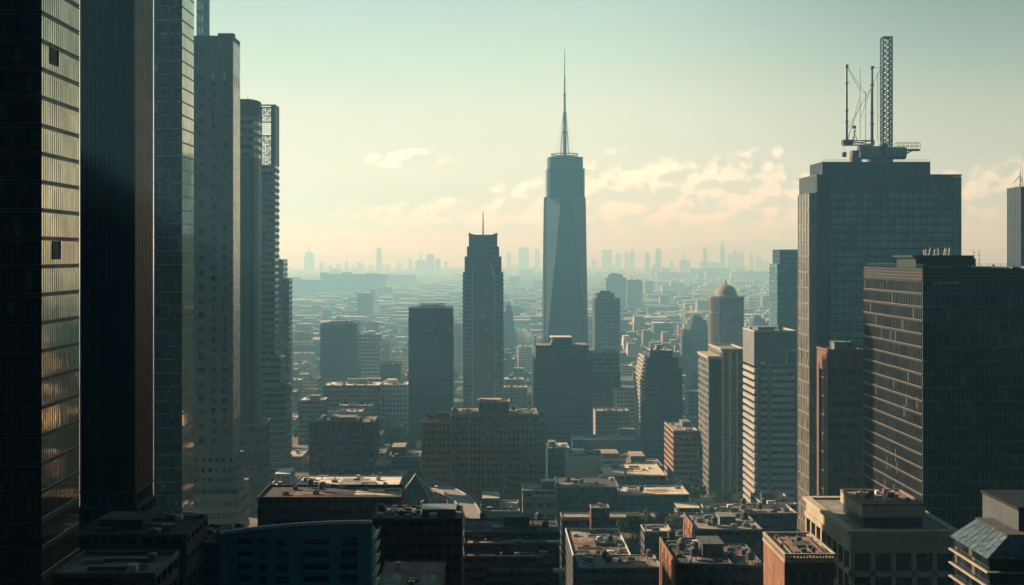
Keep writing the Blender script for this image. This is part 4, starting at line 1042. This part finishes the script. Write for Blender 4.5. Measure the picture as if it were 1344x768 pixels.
for i in range(9):
    px_, py_ = rr.uniform(-b.h + 1, b.h - 2), rr.uniform(1, b.dep - 2.5); MB().box(px_, px_ + rr.uniform(.5, 1.5), py_, py_ + rr.uniform(.5, 1.4), zz, zz + rr.uniform(.4, 1.2)).build('air_unit', rr.choice(['metal_grey', 'panel_white', 'steel']), b.root)
m = MB()
for j in range(4):
    for i in range(5): m.box(-b.h + 1.0 + j * 2.6, -b.h + 2.4 + j * 2.6, -.04, .1, zt - 6.5 - i * 4.2, zt - 4.2 - i * 4.2)
tag(m.build('front_windows', 'window_black', b.root), kind='stuff')

b = Bld('sloped_glass_building', 'dark building with a sloping blue glass roof corner at the bottom right', 1297, 1420, 232, dep_of(1297, 1244, 232) * .9, 'building')
zs0, zs1 = b.z(735), b.z(706)
bands(b, *b.full(0, zs0), 3.0, 2.2, 'metal_dark', 'glass_dark', 0, .3, .5, ledge=(.5, (.6,), .3, 'stone_cream'))
m = MB(); off = 5.0; zr_ = b.z(707)
lo_ = [(-b.h - .3, -.3), (b.h, -.3), (b.h, b.dep + .3), (-b.h - .3, b.dep + .3)]; hi_ = [(-b.h + off, 2), (b.h - .2, 2), (b.h - .2, b.dep - 1), (-b.h + off, b.dep - 1)]
m.loft(lo_, zs0 + .28, hi_, zr_); m.build('sloped_roof', 'glass_sky', b.root)
m = MB()
for i in range(9):
    f = i / 8; m.tube((lo_[0][0], lo_[0][1] + f * (b.dep + .6), zs0 + .3), (hi_[0][0], hi_[0][1] + f * (b.dep - 3), zr_ + .02), .07, 4)
for i in range(5):
    f = i / 4; m.tube((lo_[0][0] * (1 - f) + hi_[0][0] * f, lo_[0][1] * (1 - f) + hi_[0][1] * f, zs0 + .3 + (zr_ - zs0 - .28) * f), (lo_[3][0] * (1 - f) + hi_[3][0] * f, lo_[3][1] * (1 - f) + hi_[3][1] * f, zs0 + .3 + (zr_ - zs0 - .28) * f), .07, 4)
m.build('glazing_bar', 'panel_slate', b.root)
MB().box(hi_[0][0] - .2, hi_[1][0], 2, b.dep - 1, zr_ + .01, zr_ + .3).build('roof_deck', 'roof_dark', b.root)
xa = b.lx(1334, 6)
MB().box(xa, b.h - .5, 5, b.dep + 4, zr_ - 8, b.z(668, 6)).build('stair_tower', 'concrete_dark', b.root)
MB().box(xa - .3, b.h - .2, 4.7, b.dep + 4.3, b.z(668, 6), b.z(668, 6) + .6).build('stair_tower_cap', 'metal_dark', b.root)

# ================================================================== low buildings in the valley between the towers
def low(name, label, x0, x1, yf, D, dep, wall, win, rf, par=None, kit=6, fh=4.0, gh=1.8, bay=4, pw=.7, ph=.7, big=True, ant=0, cat='building', inset=.3, pout=-.04, ledge=None):
    b = Bld(name, label, x0, x1, D, dep, cat); zt = b.z(yf)
    bands(b, *b.full(0, zt), fh, gh, wall, win, bay, pw, inset, pout, ledge=ledge)
    roof(b, *b.full(0, 0)[:4], zt, rf, par or wall, kit, ph, 3, big, antenna=ant)
    return b
def sunlit_end_wall(b, yf):  # orange end on a darkened body: sunlight and shade put into wall colours
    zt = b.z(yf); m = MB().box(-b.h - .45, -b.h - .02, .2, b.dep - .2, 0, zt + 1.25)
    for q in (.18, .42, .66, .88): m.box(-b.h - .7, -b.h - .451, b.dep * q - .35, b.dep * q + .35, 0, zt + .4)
    w_ = m.build('sunlit_end_wall', 'brick_sunlit', b.root); m = MB()
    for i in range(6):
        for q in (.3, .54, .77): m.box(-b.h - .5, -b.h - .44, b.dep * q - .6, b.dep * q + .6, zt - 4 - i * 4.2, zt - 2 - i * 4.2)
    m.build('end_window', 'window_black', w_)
b = low('cream_roof_hall', 'wide hall with a broad sunlit cream roof right of the white cube', 793, 874, 626, 680, 40, 'concrete_grey', 'glass_dark', 'roof_cream', 'concrete_pale', 7, big=False)
b = low('narrow_infill_block', 'narrow dark block squeezed between the podium and the curved teal building', 250, 298, 716, 372, 26, 'concrete_dark', 'window_black', 'roof_dark', None, 5)
b = low('white_cube_building', 'plain white cube building with small plant on its roof', 745, 792, 601, 712, 24, 'panel_white', 'panel_white', 'roof_gravel', None, 12, gh=.2, bay=0, ant=2)
b = low('small_teal_block', 'small teal glass block with a white roof slab right of the hotel', 719, 748, 590, 770, 26, 'panel_bluegreen', 'glass_teal', 'roof_white', None, 4)
b = low('low_teal_hall', 'low teal shed roof at the foot of the tiered office', 752, 836, 579, 850, 26, 'panel_bluegreen', 'glass_teal', 'panel_bluegreen', None, 5, big=False)
b = low('ribbed_teal_hall', 'long teal glazed hall before the white cube', 732, 813, 641, 640, 30, 'panel_bluegreen', 'glass_teal', 'roof_dark', 'concrete_grey', 14, 3.6, 2.2, big=False)
b = low('cream_terrace_hall', 'hall with a curved cream roof terrace beside the dark trees', 815, 905, 651, 622, 24, 'panel_bluegreen', 'glass_teal', 'roof_cream', 'concrete_pale', 4, 3.6, 2.0, big=False)
b = low('cream_canopy', 'small flat cream canopy roof on the street near the trees', 890, 919, 668, 592, 14, 'concrete_grey', 'glass_dark', 'roof_cream', 'roof_cream', 0, ph=.3, big=False)
b = low('beige_tile_building', 'beige square building with a white stepped roof edge', 686, 731, 646, 602, 20, 'concrete_pale', 'glass_teal', 'roof_gravel', None, 2, 6, 2.2, 6.5, 1.6, inset=.15)
MB().box(b.lx(697), b.h - .4, -.3, 2.6, b.z(652), b.z(649)).build('white_canopy', 'roof_white', b.root)
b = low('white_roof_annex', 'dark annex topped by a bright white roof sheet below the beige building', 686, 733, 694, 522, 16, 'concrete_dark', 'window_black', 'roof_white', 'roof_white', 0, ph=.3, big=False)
b = low('long_colonnade', 'long low market hall with a pale toothed roof edge', 737, 905, 681, 560, 10, 'concrete_dark', 'window_black', 'roof_gravel', 'concrete_pale', 0, 4.5, 3, 3, .6, big=False)
m = MB(); q = -b.h
while q < b.h - .6: m.box(q, q + .55, -.5, -.1, b.z(683), b.z(678)); q += 1.25
m.build('roof_edge_tooth', 'panel_white', b.root)
b = low('dark_kiosk_tower', 'narrow dark brick stair block rising before the market hall', 776, 800, 669, 548, 8, 'brick_brown', 'window_black', 'roof_gravel', 'concrete_pale', 1, gh=1.0, big=False)
b = low('brown_terrace_building', 'building with a brown sunlit terrace roof and a white front parapet', 752, 828, 732, 470, 46, 'concrete_dark', 'window_black', 'roof_brown', 'panel_white', 22, ph=1.0, big=False, ant=2)
zz = wz(732, 470) + .32
m = MB(); m.box(b.lx(782, 18), b.lx(815, 18), 17, 28, zz, zz + 1.4); m.build('plant_deck', 'steel', b.root)
for i in range(7): MB().box(b.lx(780, 18) + i * 1.5, b.lx(780, 18) + i * 1.5 + 1.1, 18 + (i % 3) * 3, 20 + (i % 3) * 3, zz + 1.4, zz + 2.4 + (i % 2) * .6).build('air_unit', ['metal_grey', 'panel_white', 'steel'][i % 3], b.root)
b = low('grey_gallery', 'low grey gallery roof stepping down from the brown terrace', 760, 868, 747, 430, 18, 'concrete_dark', 'window_black', 'roof_gravel', 'concrete_pale', 16, ph=.5, big=False)
# stepped dark terraces
b = Bld('terraced_block', 'dark stepped block with layered terraces left of the alley', 608, 738, 424, 40, 'building')
zs = [(701, 18, 40), (716, 10, 17.9), (733, 4, 9.9), (752, 0, 3.9)]
for k_, (yy, ya, yb_) in enumerate(zs):
    z_ = wz(yy, b.D + ya); bands(b, -b.h + (0 if k_ < 3 else 8), b.h - k_ * 1.5, ya, yb_, 0, z_, 3.6, 1.5, 'concrete_dark', 'window_black', 4, .6, .3)
    roof(b, -b.h + (0 if k_ < 3 else 8), b.h - k_ * 1.5, ya, yb_, z_, 'roof_dark', 'concrete_dark', 5 + (k_ == 0) * 8, .7, big=(k_ == 0))
MB().box(b.lx(718, 12), b.lx(735, 12), 11, 14, wz(716, 436) + .4, wz(716, 436) + 1.6).build('white_canopy', 'roof_cream', b.root)
MB().box(b.lx(726, 2), b.lx(742, 2), .5, 3, wz(752, 426) + .4, wz(752, 426) + 1.5).build('white_canopy', 'roof_cream', b.root)
b = low('brick_gable_block', 'block with a glowing orange brick end wall beside the alley', 888, 962, 744, 338, dep_of(888, 867, 338), 'concrete_dark', 'window_black', 'roof_dark', 'concrete_dark', 12, 4.2, 1.2, 3.5, 1.6, ant=4)  # end wall coloured orange for sunlight, body darkened for shade
sunlit_end_wall(b, 744)
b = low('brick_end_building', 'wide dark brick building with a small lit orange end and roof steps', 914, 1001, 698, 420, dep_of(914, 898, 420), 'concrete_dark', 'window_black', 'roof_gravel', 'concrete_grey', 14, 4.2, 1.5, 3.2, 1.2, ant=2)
sunlit_end_wall(b, 698)
b = low('rear_long_block', 'long dark block with a cluttered roof edge before the striped office', 930, 1046, 676, 500, 18, 'concrete_dark', 'window_black', 'roof_gravel', 'concrete_pale', 18, 4.0, 1.6, 4, .8, big=False, ant=3)
b = low('panel_roof_block', 'low block with slanting roof panels before the brick end building', 936, 1004, 746, 352, 26, 'brick_brown', 'window_black', 'roof_brown', 'concrete_dark', 12, 4, 1.4, big=False, ant=4)
b = low('stone_corner_house', 'small stone house with sunlit left side at the foot of the striped office', 1001, 1046, 664, 570, dep_of(1001, 985, 570), 'stone_tan', 'window_black', 'roof_gravel', 'stone_cream', 8, 4, 1.6, 3, .9)
b = low('small_park_house', 'small grey house with a pale roof among the park trees', 846, 882, 700, 478, 12, 'concrete_dark', 'window_black', 'roof_cream', 'concrete_pale', 3, 4, 1.5, big=False)
b = low('park_annex', 'tiny flat roofed annex right of the park house', 884, 910, 706, 472, 10, 'concrete_dark', 'window_black', 'roof_gravel', 'concrete_pale', 2, 4, 1.5, big=False)

# middle distance at left
b = low('roof_step_office', 'dark office slab with a stepped roof at mid distance left', 420, 469, 426, 1250, 30, 'panel_slate', 'glass_slab', 'roof_gravel', 'concrete_grey', 9, 4, 2.2, 0, .3, cat='office')
MB().box(b.lx(432), b.lx(461), 4, 22, b.z(426) + .33, b.z(422)).build('roof_box', 'concrete_grey', b.root)
b = low('pale_grid_office', 'pale office with a fine window grid right of the stepped roof office', 471.5, 499, 440, 1330, 28, 'panel_white', 'glass_teal', 'roof_white', 'panel_white', 6, 4.4, 2.4, 3, 1.1, cat='office')
b = low('wide_low_office', 'wide low teal office with a white roof, behind the ribbed office', 424, 498, 507, 1010, 30, 'concrete_grey', 'glass_teal', 'roof_white', 'concrete_grey', 12, 4, 2.0, 0, .5, cat='office')
b = low('pale_wide_office', 'pale low office with gridded windows left of the black slab', 499.5, 535, 506, 1020, 28, 'panel_white', 'glass_teal', 'roof_white', 'panel_white', 9, 4.4, 2.2, 3.2, 1.2, cat='office')
b = low('grey_terrace_office', 'low grey office with a white skylight roof beside the left towers', 391, 426, 527, 960, 26, 'concrete_grey', 'glass_teal', 'roof_white', 'concrete_grey', 6, 4, 2.0, 0, .5, cat='office')

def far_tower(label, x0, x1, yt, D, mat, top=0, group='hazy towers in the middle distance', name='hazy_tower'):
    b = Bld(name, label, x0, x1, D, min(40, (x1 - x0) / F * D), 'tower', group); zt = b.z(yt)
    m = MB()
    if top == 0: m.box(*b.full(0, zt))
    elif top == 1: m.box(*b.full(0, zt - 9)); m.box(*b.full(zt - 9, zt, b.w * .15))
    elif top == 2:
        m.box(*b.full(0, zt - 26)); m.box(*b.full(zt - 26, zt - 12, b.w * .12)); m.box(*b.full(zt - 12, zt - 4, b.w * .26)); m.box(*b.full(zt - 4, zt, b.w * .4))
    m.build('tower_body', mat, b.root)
    rr = random.Random(label); m = MB()
    if top < 2:
        for i in range(4):
            q = rr.uniform(-b.h * .6, b.h * .4); m.box(q, q + b.w * .15, b.dep * .3, b.dep * .5, zt, zt + rr.uniform(1, 3.5))
        m.build('roof_plant', 'steel', b.root)
    return b
G_ = far_tower
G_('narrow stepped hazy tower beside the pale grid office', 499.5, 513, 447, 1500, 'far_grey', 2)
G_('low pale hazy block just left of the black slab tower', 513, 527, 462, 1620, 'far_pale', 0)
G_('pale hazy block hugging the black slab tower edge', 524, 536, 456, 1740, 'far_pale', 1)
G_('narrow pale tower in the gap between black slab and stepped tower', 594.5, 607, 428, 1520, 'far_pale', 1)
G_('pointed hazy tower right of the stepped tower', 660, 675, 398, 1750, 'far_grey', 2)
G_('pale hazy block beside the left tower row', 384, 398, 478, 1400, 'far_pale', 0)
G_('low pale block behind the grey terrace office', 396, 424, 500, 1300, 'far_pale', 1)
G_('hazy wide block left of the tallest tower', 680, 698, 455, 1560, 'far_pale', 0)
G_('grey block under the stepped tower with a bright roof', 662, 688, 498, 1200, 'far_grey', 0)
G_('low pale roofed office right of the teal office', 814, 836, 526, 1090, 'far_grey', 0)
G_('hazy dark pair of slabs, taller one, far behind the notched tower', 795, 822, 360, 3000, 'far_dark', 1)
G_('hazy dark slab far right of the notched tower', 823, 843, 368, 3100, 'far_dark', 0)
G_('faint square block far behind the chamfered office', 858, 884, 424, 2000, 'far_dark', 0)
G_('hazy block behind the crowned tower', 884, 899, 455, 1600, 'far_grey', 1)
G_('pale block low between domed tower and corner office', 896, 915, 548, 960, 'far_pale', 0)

# ================================================================== filler: low blocks, far carpet, skyline
def clear(x0, x1, y0, y1, mgn=3):
    for f in FOOT:
        if x0 < f[1] + mgn and x1 > f[0] - mgn and y0 < f[3] + mgn and y1 > f[2] - mgn: return False
    for o_, a, c, lo, hi in ROADS:
        if o_ == 'v' and x0 < c + 2 and x1 > a - 2 and y0 < hi and y1 > lo: return False
        if o_ == 'h' and y0 < c + 2 and y1 > a - 2 and x0 < hi and x1 > lo: return False
    return True
rnd = random.Random(12)
protos = {}
def block_mesh(kind, k):
    r = random.Random(kind * 100 + k); m = MB()
    W_, D_ = r.uniform(20, 34), r.uniform(18, 30); Hh = {0: r.uniform(9, 17), 1: r.uniform(16, 30), 2: r.uniform(30, 46)}[kind]
    m.box(-W_ / 2, W_ / 2, 0, D_, 0, Hh); ring(m, -W_ / 2 - .2, W_ / 2 + .2, -.2, D_ + .2, Hh, Hh + .8, .6)
    if r.random() < .5: a = r.uniform(.3, .6); m.box(-W_ / 2 + 1, -W_ / 2 + W_ * a, D_ * .3, D_ - 1, Hh, Hh + r.uniform(3, 7))
    for i in range(7):
        px_, py_ = r.uniform(-W_ * .4, W_ * .35), r.uniform(D_ * .1, D_ * .8); m.box(px_, px_ + r.uniform(1, 3), py_, py_ + r.uniform(1, 3), Hh, Hh + r.uniform(.8, 2.4))
    return m, W_, D_
n_fill = 0
def visible(X, D): px = VX + X / D * F; return 372 < px < 1060
meshes = {}
KIND_LABEL = {('far_low', 0): 'low grey flat roofed block lost among others beyond the big towers', ('far_brown', 0): 'low brown flat roofed block lost among others beyond the big towers', ('far_pale', 0): 'low pale flat roofed block lost among others beyond the big towers',
              ('far_low', 1): 'mid height grey block lost among the low roofs beyond the towers', ('far_brown', 1): 'mid height brown block lost among the low roofs beyond the towers', ('far_pale', 1): 'mid height pale block lost among the low roofs beyond the towers',
              ('far_low', 2): 'taller hazy grey block rising over the low roofs', ('far_brown', 2): 'taller hazy brown block rising over the low roofs', ('far_pale', 2): 'taller hazy pale block rising over the low roofs'}
D = 575.0
while D < 2500 and n_fill < 270:
    X = wx(372, D); stepd = 34 if D < 1300 else 48
    while X < wx(1060, D):
        kind = 0 if D < 900 else rnd.choices((0, 1, 2), (5, 3, .8))[0]; k = rnd.randrange(5); mat = rnd.choices(('far_low', 'far_brown', 'far_pale'), (5, 2, 3))[0]
        key = (kind, k, mat)
        if key not in meshes:
            mm, W_, D_ = block_mesh(kind, k); o = mm.build('city_block', mat); meshes[key] = (o.data, W_, D_); bpy.data.objects.remove(o)
        me, W_, D_ = meshes[key]; jx = X + rnd.uniform(-4, 4); jd = D + rnd.uniform(-3, 3)
        if n_fill < 270 and clear(jx - W_ / 2, jx + W_ / 2, jd, jd + D_) and (D < 1300 or rnd.random() < .62):
            o = bpy.data.objects.new('city_block', me); C.objects.link(o); o.location = (jx, jd, 0); n_fill += 1
            tag(o, KIND_LABEL[(mat, kind)], 'building', 'low blocks of the city beyond the big towers')
            FOOT.append((jx - W_ / 2, jx + W_ / 2, jd, jd + D_, ''))
        X += W_ + 5
    D += stepd
print('filler blocks', n_fill)
m = MB(); rnd = random.Random(77); cnt = 0
while cnt < 12000:
    u = rnd.random(); D = 1500 + 10500 * u ** 1.25; X = wx(rnd.uniform(330, 1090), D); s_ = rnd.uniform(10, 34) * (1 + D / 5000)
    if D < 2500 and not clear(X - s_ / 2, X + s_ / 2, D, D + s_, 1): continue
    hh = rnd.choice((5, 7, 9, 12, 16, 22)) * rnd.uniform(.8, 1.3)
    if rnd.random() < .03: hh *= 2.4
    m.box(X - s_ / 2, X + s_ / 2, D, D + s_ * rnd.uniform(.5, 1.1), 0, hh); cnt += 1
tag(m.build('far_city_carpet', 'far_city'), 'endless carpet of low hazy roofs reaching to the horizon', 'city', None, 'stuff')

m = MB(); rnd = random.Random(78); cnt = 0
while cnt < 5200:
    D = rnd.uniform(950, 5200); X = wx(rnd.uniform(360, 1070), D)
    for _ in range(rnd.randint(3, 9)):
        x_, y_ = X + rnd.gauss(0, 16), D + rnd.gauss(0, 22); r_ = rnd.uniform(2.5, 5.5) * (1 + D / 8000)
        cnt += 1
        if D < 2500 and not clear(x_ - r_, x_ + r_, y_ - r_, y_ + r_, 0): continue
        k0 = len(m.v); h_ = r_ * rnd.uniform(1.6, 2.4)
        m.v += [(x_, y_, h_)] + [(x_ + r_ * rnd.uniform(.7, 1.2) * math.cos(a * 1.257), y_ + r_ * rnd.uniform(.7, 1.2) * math.sin(a * 1.257), h_ * rnd.uniform(.4, .65)) for a in range(5)] + [(x_, y_, 0)]
        for a in range(5): m.f += [(k0, k0 + 1 + a, k0 + 1 + (a + 1) % 5), (k0 + 6, k0 + 1 + (a + 1) % 5, k0 + 1 + a)]
tag(m.build('far_trees', 'leaf'), 'hazy dark tree clumps scattered between the far roofs', 'trees', None, 'stuff')

# far skyline silhouettes: x0, x1, top row, distance, top kind
SK = [(399, 411, 331, 5200, 3, 'spired block at the left end of the faint skyline'), (419, 423.5, 343, 5200, 2, 'thin needle beside the spired block on the faint skyline'),
      (493, 501.5, 325, 5000, 4, 'tall tapering tower alone on the left skyline'), (545, 559, 341, 4700, 3, 'stout tower with a spire beside the round topped skyline tower'),
      (560, 569.5, 333, 4700, 5, 'round topped tower on the left skyline'), (571, 578, 340, 4900, 1, 'slim tower just right of the round topped skyline tower'),
      (536, 541, 339, 5400, 1, 'small square tower left of the stout spired skyline tower'), (473, 478, 344, 5600, 2, 'small pointed tower left of the tapering skyline tower'),
      (452, 457, 344, 5800, 3, 'small spired tower low in the left haze'), (462, 465, 346, 5800, 2, 'tiny needle low in the left haze'), (507, 512, 347, 5600, 1, 'short tower right of the tapering skyline tower'),
      (583, 588, 343, 5800, 1, 'faint short tower near the stepped tower edge'), (665, 670.5, 331, 6000, 1, 'faint thin slab left of the wide skyline slab'), (681, 694, 325, 5600, 0, 'wide faint slab between stepped and tallest towers'),
      (702, 708, 327, 6000, 1, 'faint thin slab next to the tallest tower'), (790, 803, 328, 5800, 0, 'wide faint slab right of the tallest tower'), (808, 815, 333, 6200, 1, 'faint middling tower beyond the notched tower'),
      (820, 825.5, 331, 6000, 1, 'faint slim tower, left of a pair in the haze'), (827, 833, 325, 6000, 2, 'faint slim tower, right and taller of a pair in the haze'), (847, 853, 332, 5200, 1, 'slim tower left of the two step skyline tower'),
      (861, 868, 326, 5000, 1, 'tall slim tower of the middle skyline'), (856, 867, 347, 4600, 3, 'dark low tower at the foot of the tall slim skyline tower'), (892, 906, 341, 5000, 3, 'stepped tower with mast on the middle skyline'),
      (919, 930, 343, 5100, 0, 'low slab under the square headed skyline tower'), (923, 928, 326, 5300, 1, 'square headed slim tower on the right skyline'), (931, 945, 344, 5200, 1, 'low block left of the highest skyline needle'),
      (945.5, 951.5, 316, 5000, 2, 'highest needle of the right skyline'), (955, 961, 334, 5600, 1, 'faint tower right of the highest skyline needle'), (961, 969, 328, 5900, 2, 'pointed tower in the faint right hand cluster'),
      (970, 976, 331, 5900, 1, 'flat topped tower in the faint right hand cluster'), (984, 989, 329, 6200, 2, 'faint pointed tower at the right end of the skyline'), (992, 1000, 337, 6300, 1, 'faint flat tower at the right end of the skyline'),
      (1002, 1008, 343, 6300, 0, 'very faint low block by the dark rear tower'), (879, 884, 342, 5800, 1, 'faint small tower left of the stepped mast tower'), (777, 783, 340, 6200, 1, 'very faint tower touching the tallest tower'),
      (964, 977, 352, 4600, 5, 'rounded low block beneath the right hand cluster'), (430, 436, 348, 5600, 1, 'low faint tower above the long flat block'), (441, 447, 346, 5600, 0, 'low faint block above the long flat block'),
      (520, 527, 344, 6000, 1, 'faint low tower between tapering and stout towers'), (484, 489, 348, 6000, 0, 'faint low block left of the tapering tower')]
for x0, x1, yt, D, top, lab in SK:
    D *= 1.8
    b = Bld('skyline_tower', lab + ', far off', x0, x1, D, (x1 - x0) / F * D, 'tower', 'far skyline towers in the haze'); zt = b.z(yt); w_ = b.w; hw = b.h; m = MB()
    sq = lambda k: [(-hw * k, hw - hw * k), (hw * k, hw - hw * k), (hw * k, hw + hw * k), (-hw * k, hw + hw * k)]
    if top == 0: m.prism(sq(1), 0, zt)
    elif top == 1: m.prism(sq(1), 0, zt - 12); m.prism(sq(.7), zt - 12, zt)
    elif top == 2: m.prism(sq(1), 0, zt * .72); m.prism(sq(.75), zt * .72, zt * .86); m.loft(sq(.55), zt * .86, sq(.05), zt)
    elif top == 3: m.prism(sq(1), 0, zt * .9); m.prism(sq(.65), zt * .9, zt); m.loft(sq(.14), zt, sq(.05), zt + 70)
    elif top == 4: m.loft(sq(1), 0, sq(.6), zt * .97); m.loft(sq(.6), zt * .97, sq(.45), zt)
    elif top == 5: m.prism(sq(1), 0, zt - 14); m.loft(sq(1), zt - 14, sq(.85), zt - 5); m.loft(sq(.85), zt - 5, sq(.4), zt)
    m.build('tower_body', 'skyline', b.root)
for x0, x1, yt, D, lab in ((420, 506, 360, 4300, 'very long flat hazy block on the left skyline'), (378, 420, 367, 4200, 'lower long hazy block beside the left tower row'), (505, 545, 361, 5600, 'flat hazy block right of the very long one'),
                           (905, 960, 353, 7200, 'broad low hazy block under the right skyline'), (960, 1040, 357, 6800, 'wide low hazy mass by the dark rear tower'), (862, 905, 358, 6900, 'low hazy slab under the middle skyline')):
    b = Bld('long_block', lab, x0, x1, D, 60, 'building', 'long hazy blocks below the skyline'); zt = b.z(yt); m = MB().box(*b.full(0, zt)); rr = random.Random(lab); q = -b.h
    while q < b.h - 20: ww = rr.uniform(10, 40); m.box(q, min(q + ww, b.h), 5, 55, zt, zt + rr.uniform(0, 9)); q += ww + rr.uniform(0, 30)
    m.build('block_body', 'skyline', b.root)
rnd = random.Random(31); cnt = 0
GL = 'small blurred tower among the faint far skyline'
while cnt < 90:
    px = rnd.uniform(376, 1050); D = rnd.uniform(9500, 15500); w_ = rnd.uniform(3, 8); yt = rnd.triangular(340, 362, 355)
    X = wx(px, D); hw = w_ / 2 / F * D
    if not clear(X - hw, X + hw, D, D + 2 * hw, 1): continue
    m = MB().box(-hw, hw, 0, 2 * hw, 0, wz(yt, D) - 8).box(-hw * .6, hw * .6, hw * .4, hw * 1.6, wz(yt, D) - 8, wz(yt, D)); o = m.build('blurred_tower', 'skyline'); o.location = (X, D, 0)
    tag(o, GL, 'tower', 'blurred small towers of the far skyline'); FOOT.append((X - hw, X + hw, D, D + 2 * hw, '')); cnt += 1

# ================================================================== trees
def make_tree(seed):
    r = random.Random(seed); m = MB(); m.tube((0, 0, 0), (0, 0, 3.2), .32, 7, .22)
    for i in range(5):
        a = i * 1.26 + r.uniform(-.3, .3); m.tube((0, 0, 2.6), (2.4 * math.cos(a), 2.4 * math.sin(a), 5.6 + r.uniform(0, 1.6)), .16, 5, .05)
    m.tube((0, 0, 3.2), (0, 0, 7.5), .22, 6, .06)
    c = MB(); clumps = [(r.uniform(-2.4, 2.4), r.uniform(-2.4, 2.4), r.uniform(4.2, 8.6), r.uniform(1.0, 1.9)) for _ in range(13)]
    for cx_, cy2, cz_, cr_ in clumps:
        for _ in range(46):
            v = Vector((r.gauss(0, 1), r.gauss(0, 1), r.gauss(0, .8))); v.normalize(); p = Vector((cx_, cy2, cz_)) + v * cr_ * r.uniform(.55, 1.08)
            u = Vector((r.gauss(0, 1), r.gauss(0, 1), r.gauss(0, 1))).normalized(); q = u.orthogonal().normalized(); s_ = r.uniform(.22, .5); k0 = len(c.v)
            c.v += [tuple(p + u * s_), tuple(p + q * s_ * .6), tuple(p - u * s_), tuple(p - q * s_ * .6)]; c.f.append((k0, k0 + 1, k0 + 2, k0 + 3))
    return m, c
tp = []
for s_ in range(4):
    m, c = make_tree(s_); a = m.build('trunk', 'bark'); e_ = c.build('crown', 'leaf'); tp.append((a.data, e_.data)); bpy.data.objects.remove(a); bpy.data.objects.remove(e_)
rnd = random.Random(3)
def trees(spots, label, group):
    for X, D, s_, zb in spots:
        a, c = rnd.choice(tp); r = empty('street_tree', (X, D, zb), rnd.uniform(0, 6)); r.scale = (s_, s_, s_ * rnd.uniform(.9, 1.15)); tag(r, label, 'tree', group)
        for nm, me in (('trunk', a), ('crown', c)):
            o = bpy.data.objects.new(nm, me); C.objects.link(o); o.parent = r
def scatter(px0, px1, D0, D1, n, s0, s1):
    out_ = []
    for _ in range(n * 30):
        if len(out_) >= n: break
        D = rnd.uniform(D0, D1); X = wx(rnd.uniform(px0, px1), D); s_ = rnd.uniform(s0, s1)
        if clear(X - 2.5 * s_, X + 2.5 * s_, D - 2.5 * s_, D + 2.5 * s_, 0) and all((X - q[0]) ** 2 + (D - q[1]) ** 2 > (3.0 * s_) ** 2 for q in out_): out_.append((X, D, s_, 0))
    return out_

b = Bld('garden_podium', 'raised garden terrace planted with trees behind the park house', 822, 912, 498, 46, 'terrace')
MB().box(*b.full(0, 28)).build('wall', 'concrete_dark', b.root)
m = MB(); ring(m, -b.h - .1, b.h + .1, -.1, b.dep + .1, 28, 28.9, .5); m.build('parapet', 'concrete_pale', b.root)
MB().box(-b.h + .5, b.h - .5, .5, b.dep - .5, 28, 28.3).build('planting_bed', 'bark', b.root)
rnd = random.Random(3); sp_ = []
while len(sp_) < 15:
    X = b.cx + rnd.uniform(-b.h + 2.5, b.h - 2.5); D = b.D + rnd.uniform(3, b.dep - 3)
    if all((X - q[0]) ** 2 + (D - q[1]) ** 2 > 12 for q in sp_): sp_.append((X, D, rnd.uniform(.7, 1.15), 28.3))
trees(sp_, 'leafy green tree in the raised garden behind the park house', 'trees of the raised garden')
trees(scatter(886, 972, 704, 742, 14, .9, 1.4), 'dark bushy tree at the foot of the curved corner office', 'trees below the corner offices')
trees(scatter(494, 556, 790, 930, 16, .9, 1.4), 'street tree in the hazy avenue left of the hotel', 'avenue trees left of the hotel')
trees(scatter(600, 920, 565, 700, 14, .9, 1.3), 'dark green tree in a gap between the low roofs of the valley', 'trees between the valley roofs')
trees(scatter(640, 800, 700, 760, 8, .8, 1.2), 'street tree between the low teal halls', 'trees between the low halls')

K = [f for f in FOOT if f[4]]
for i in range(len(K)):
    for j in range(i):
        a, c = K[i], K[j]
        if a[0] < c[1] and c[0] < a[1] and a[2] < c[3] and c[2] < a[3]: print('OVERLAP', a[4][:40], '|', c[4][:40])
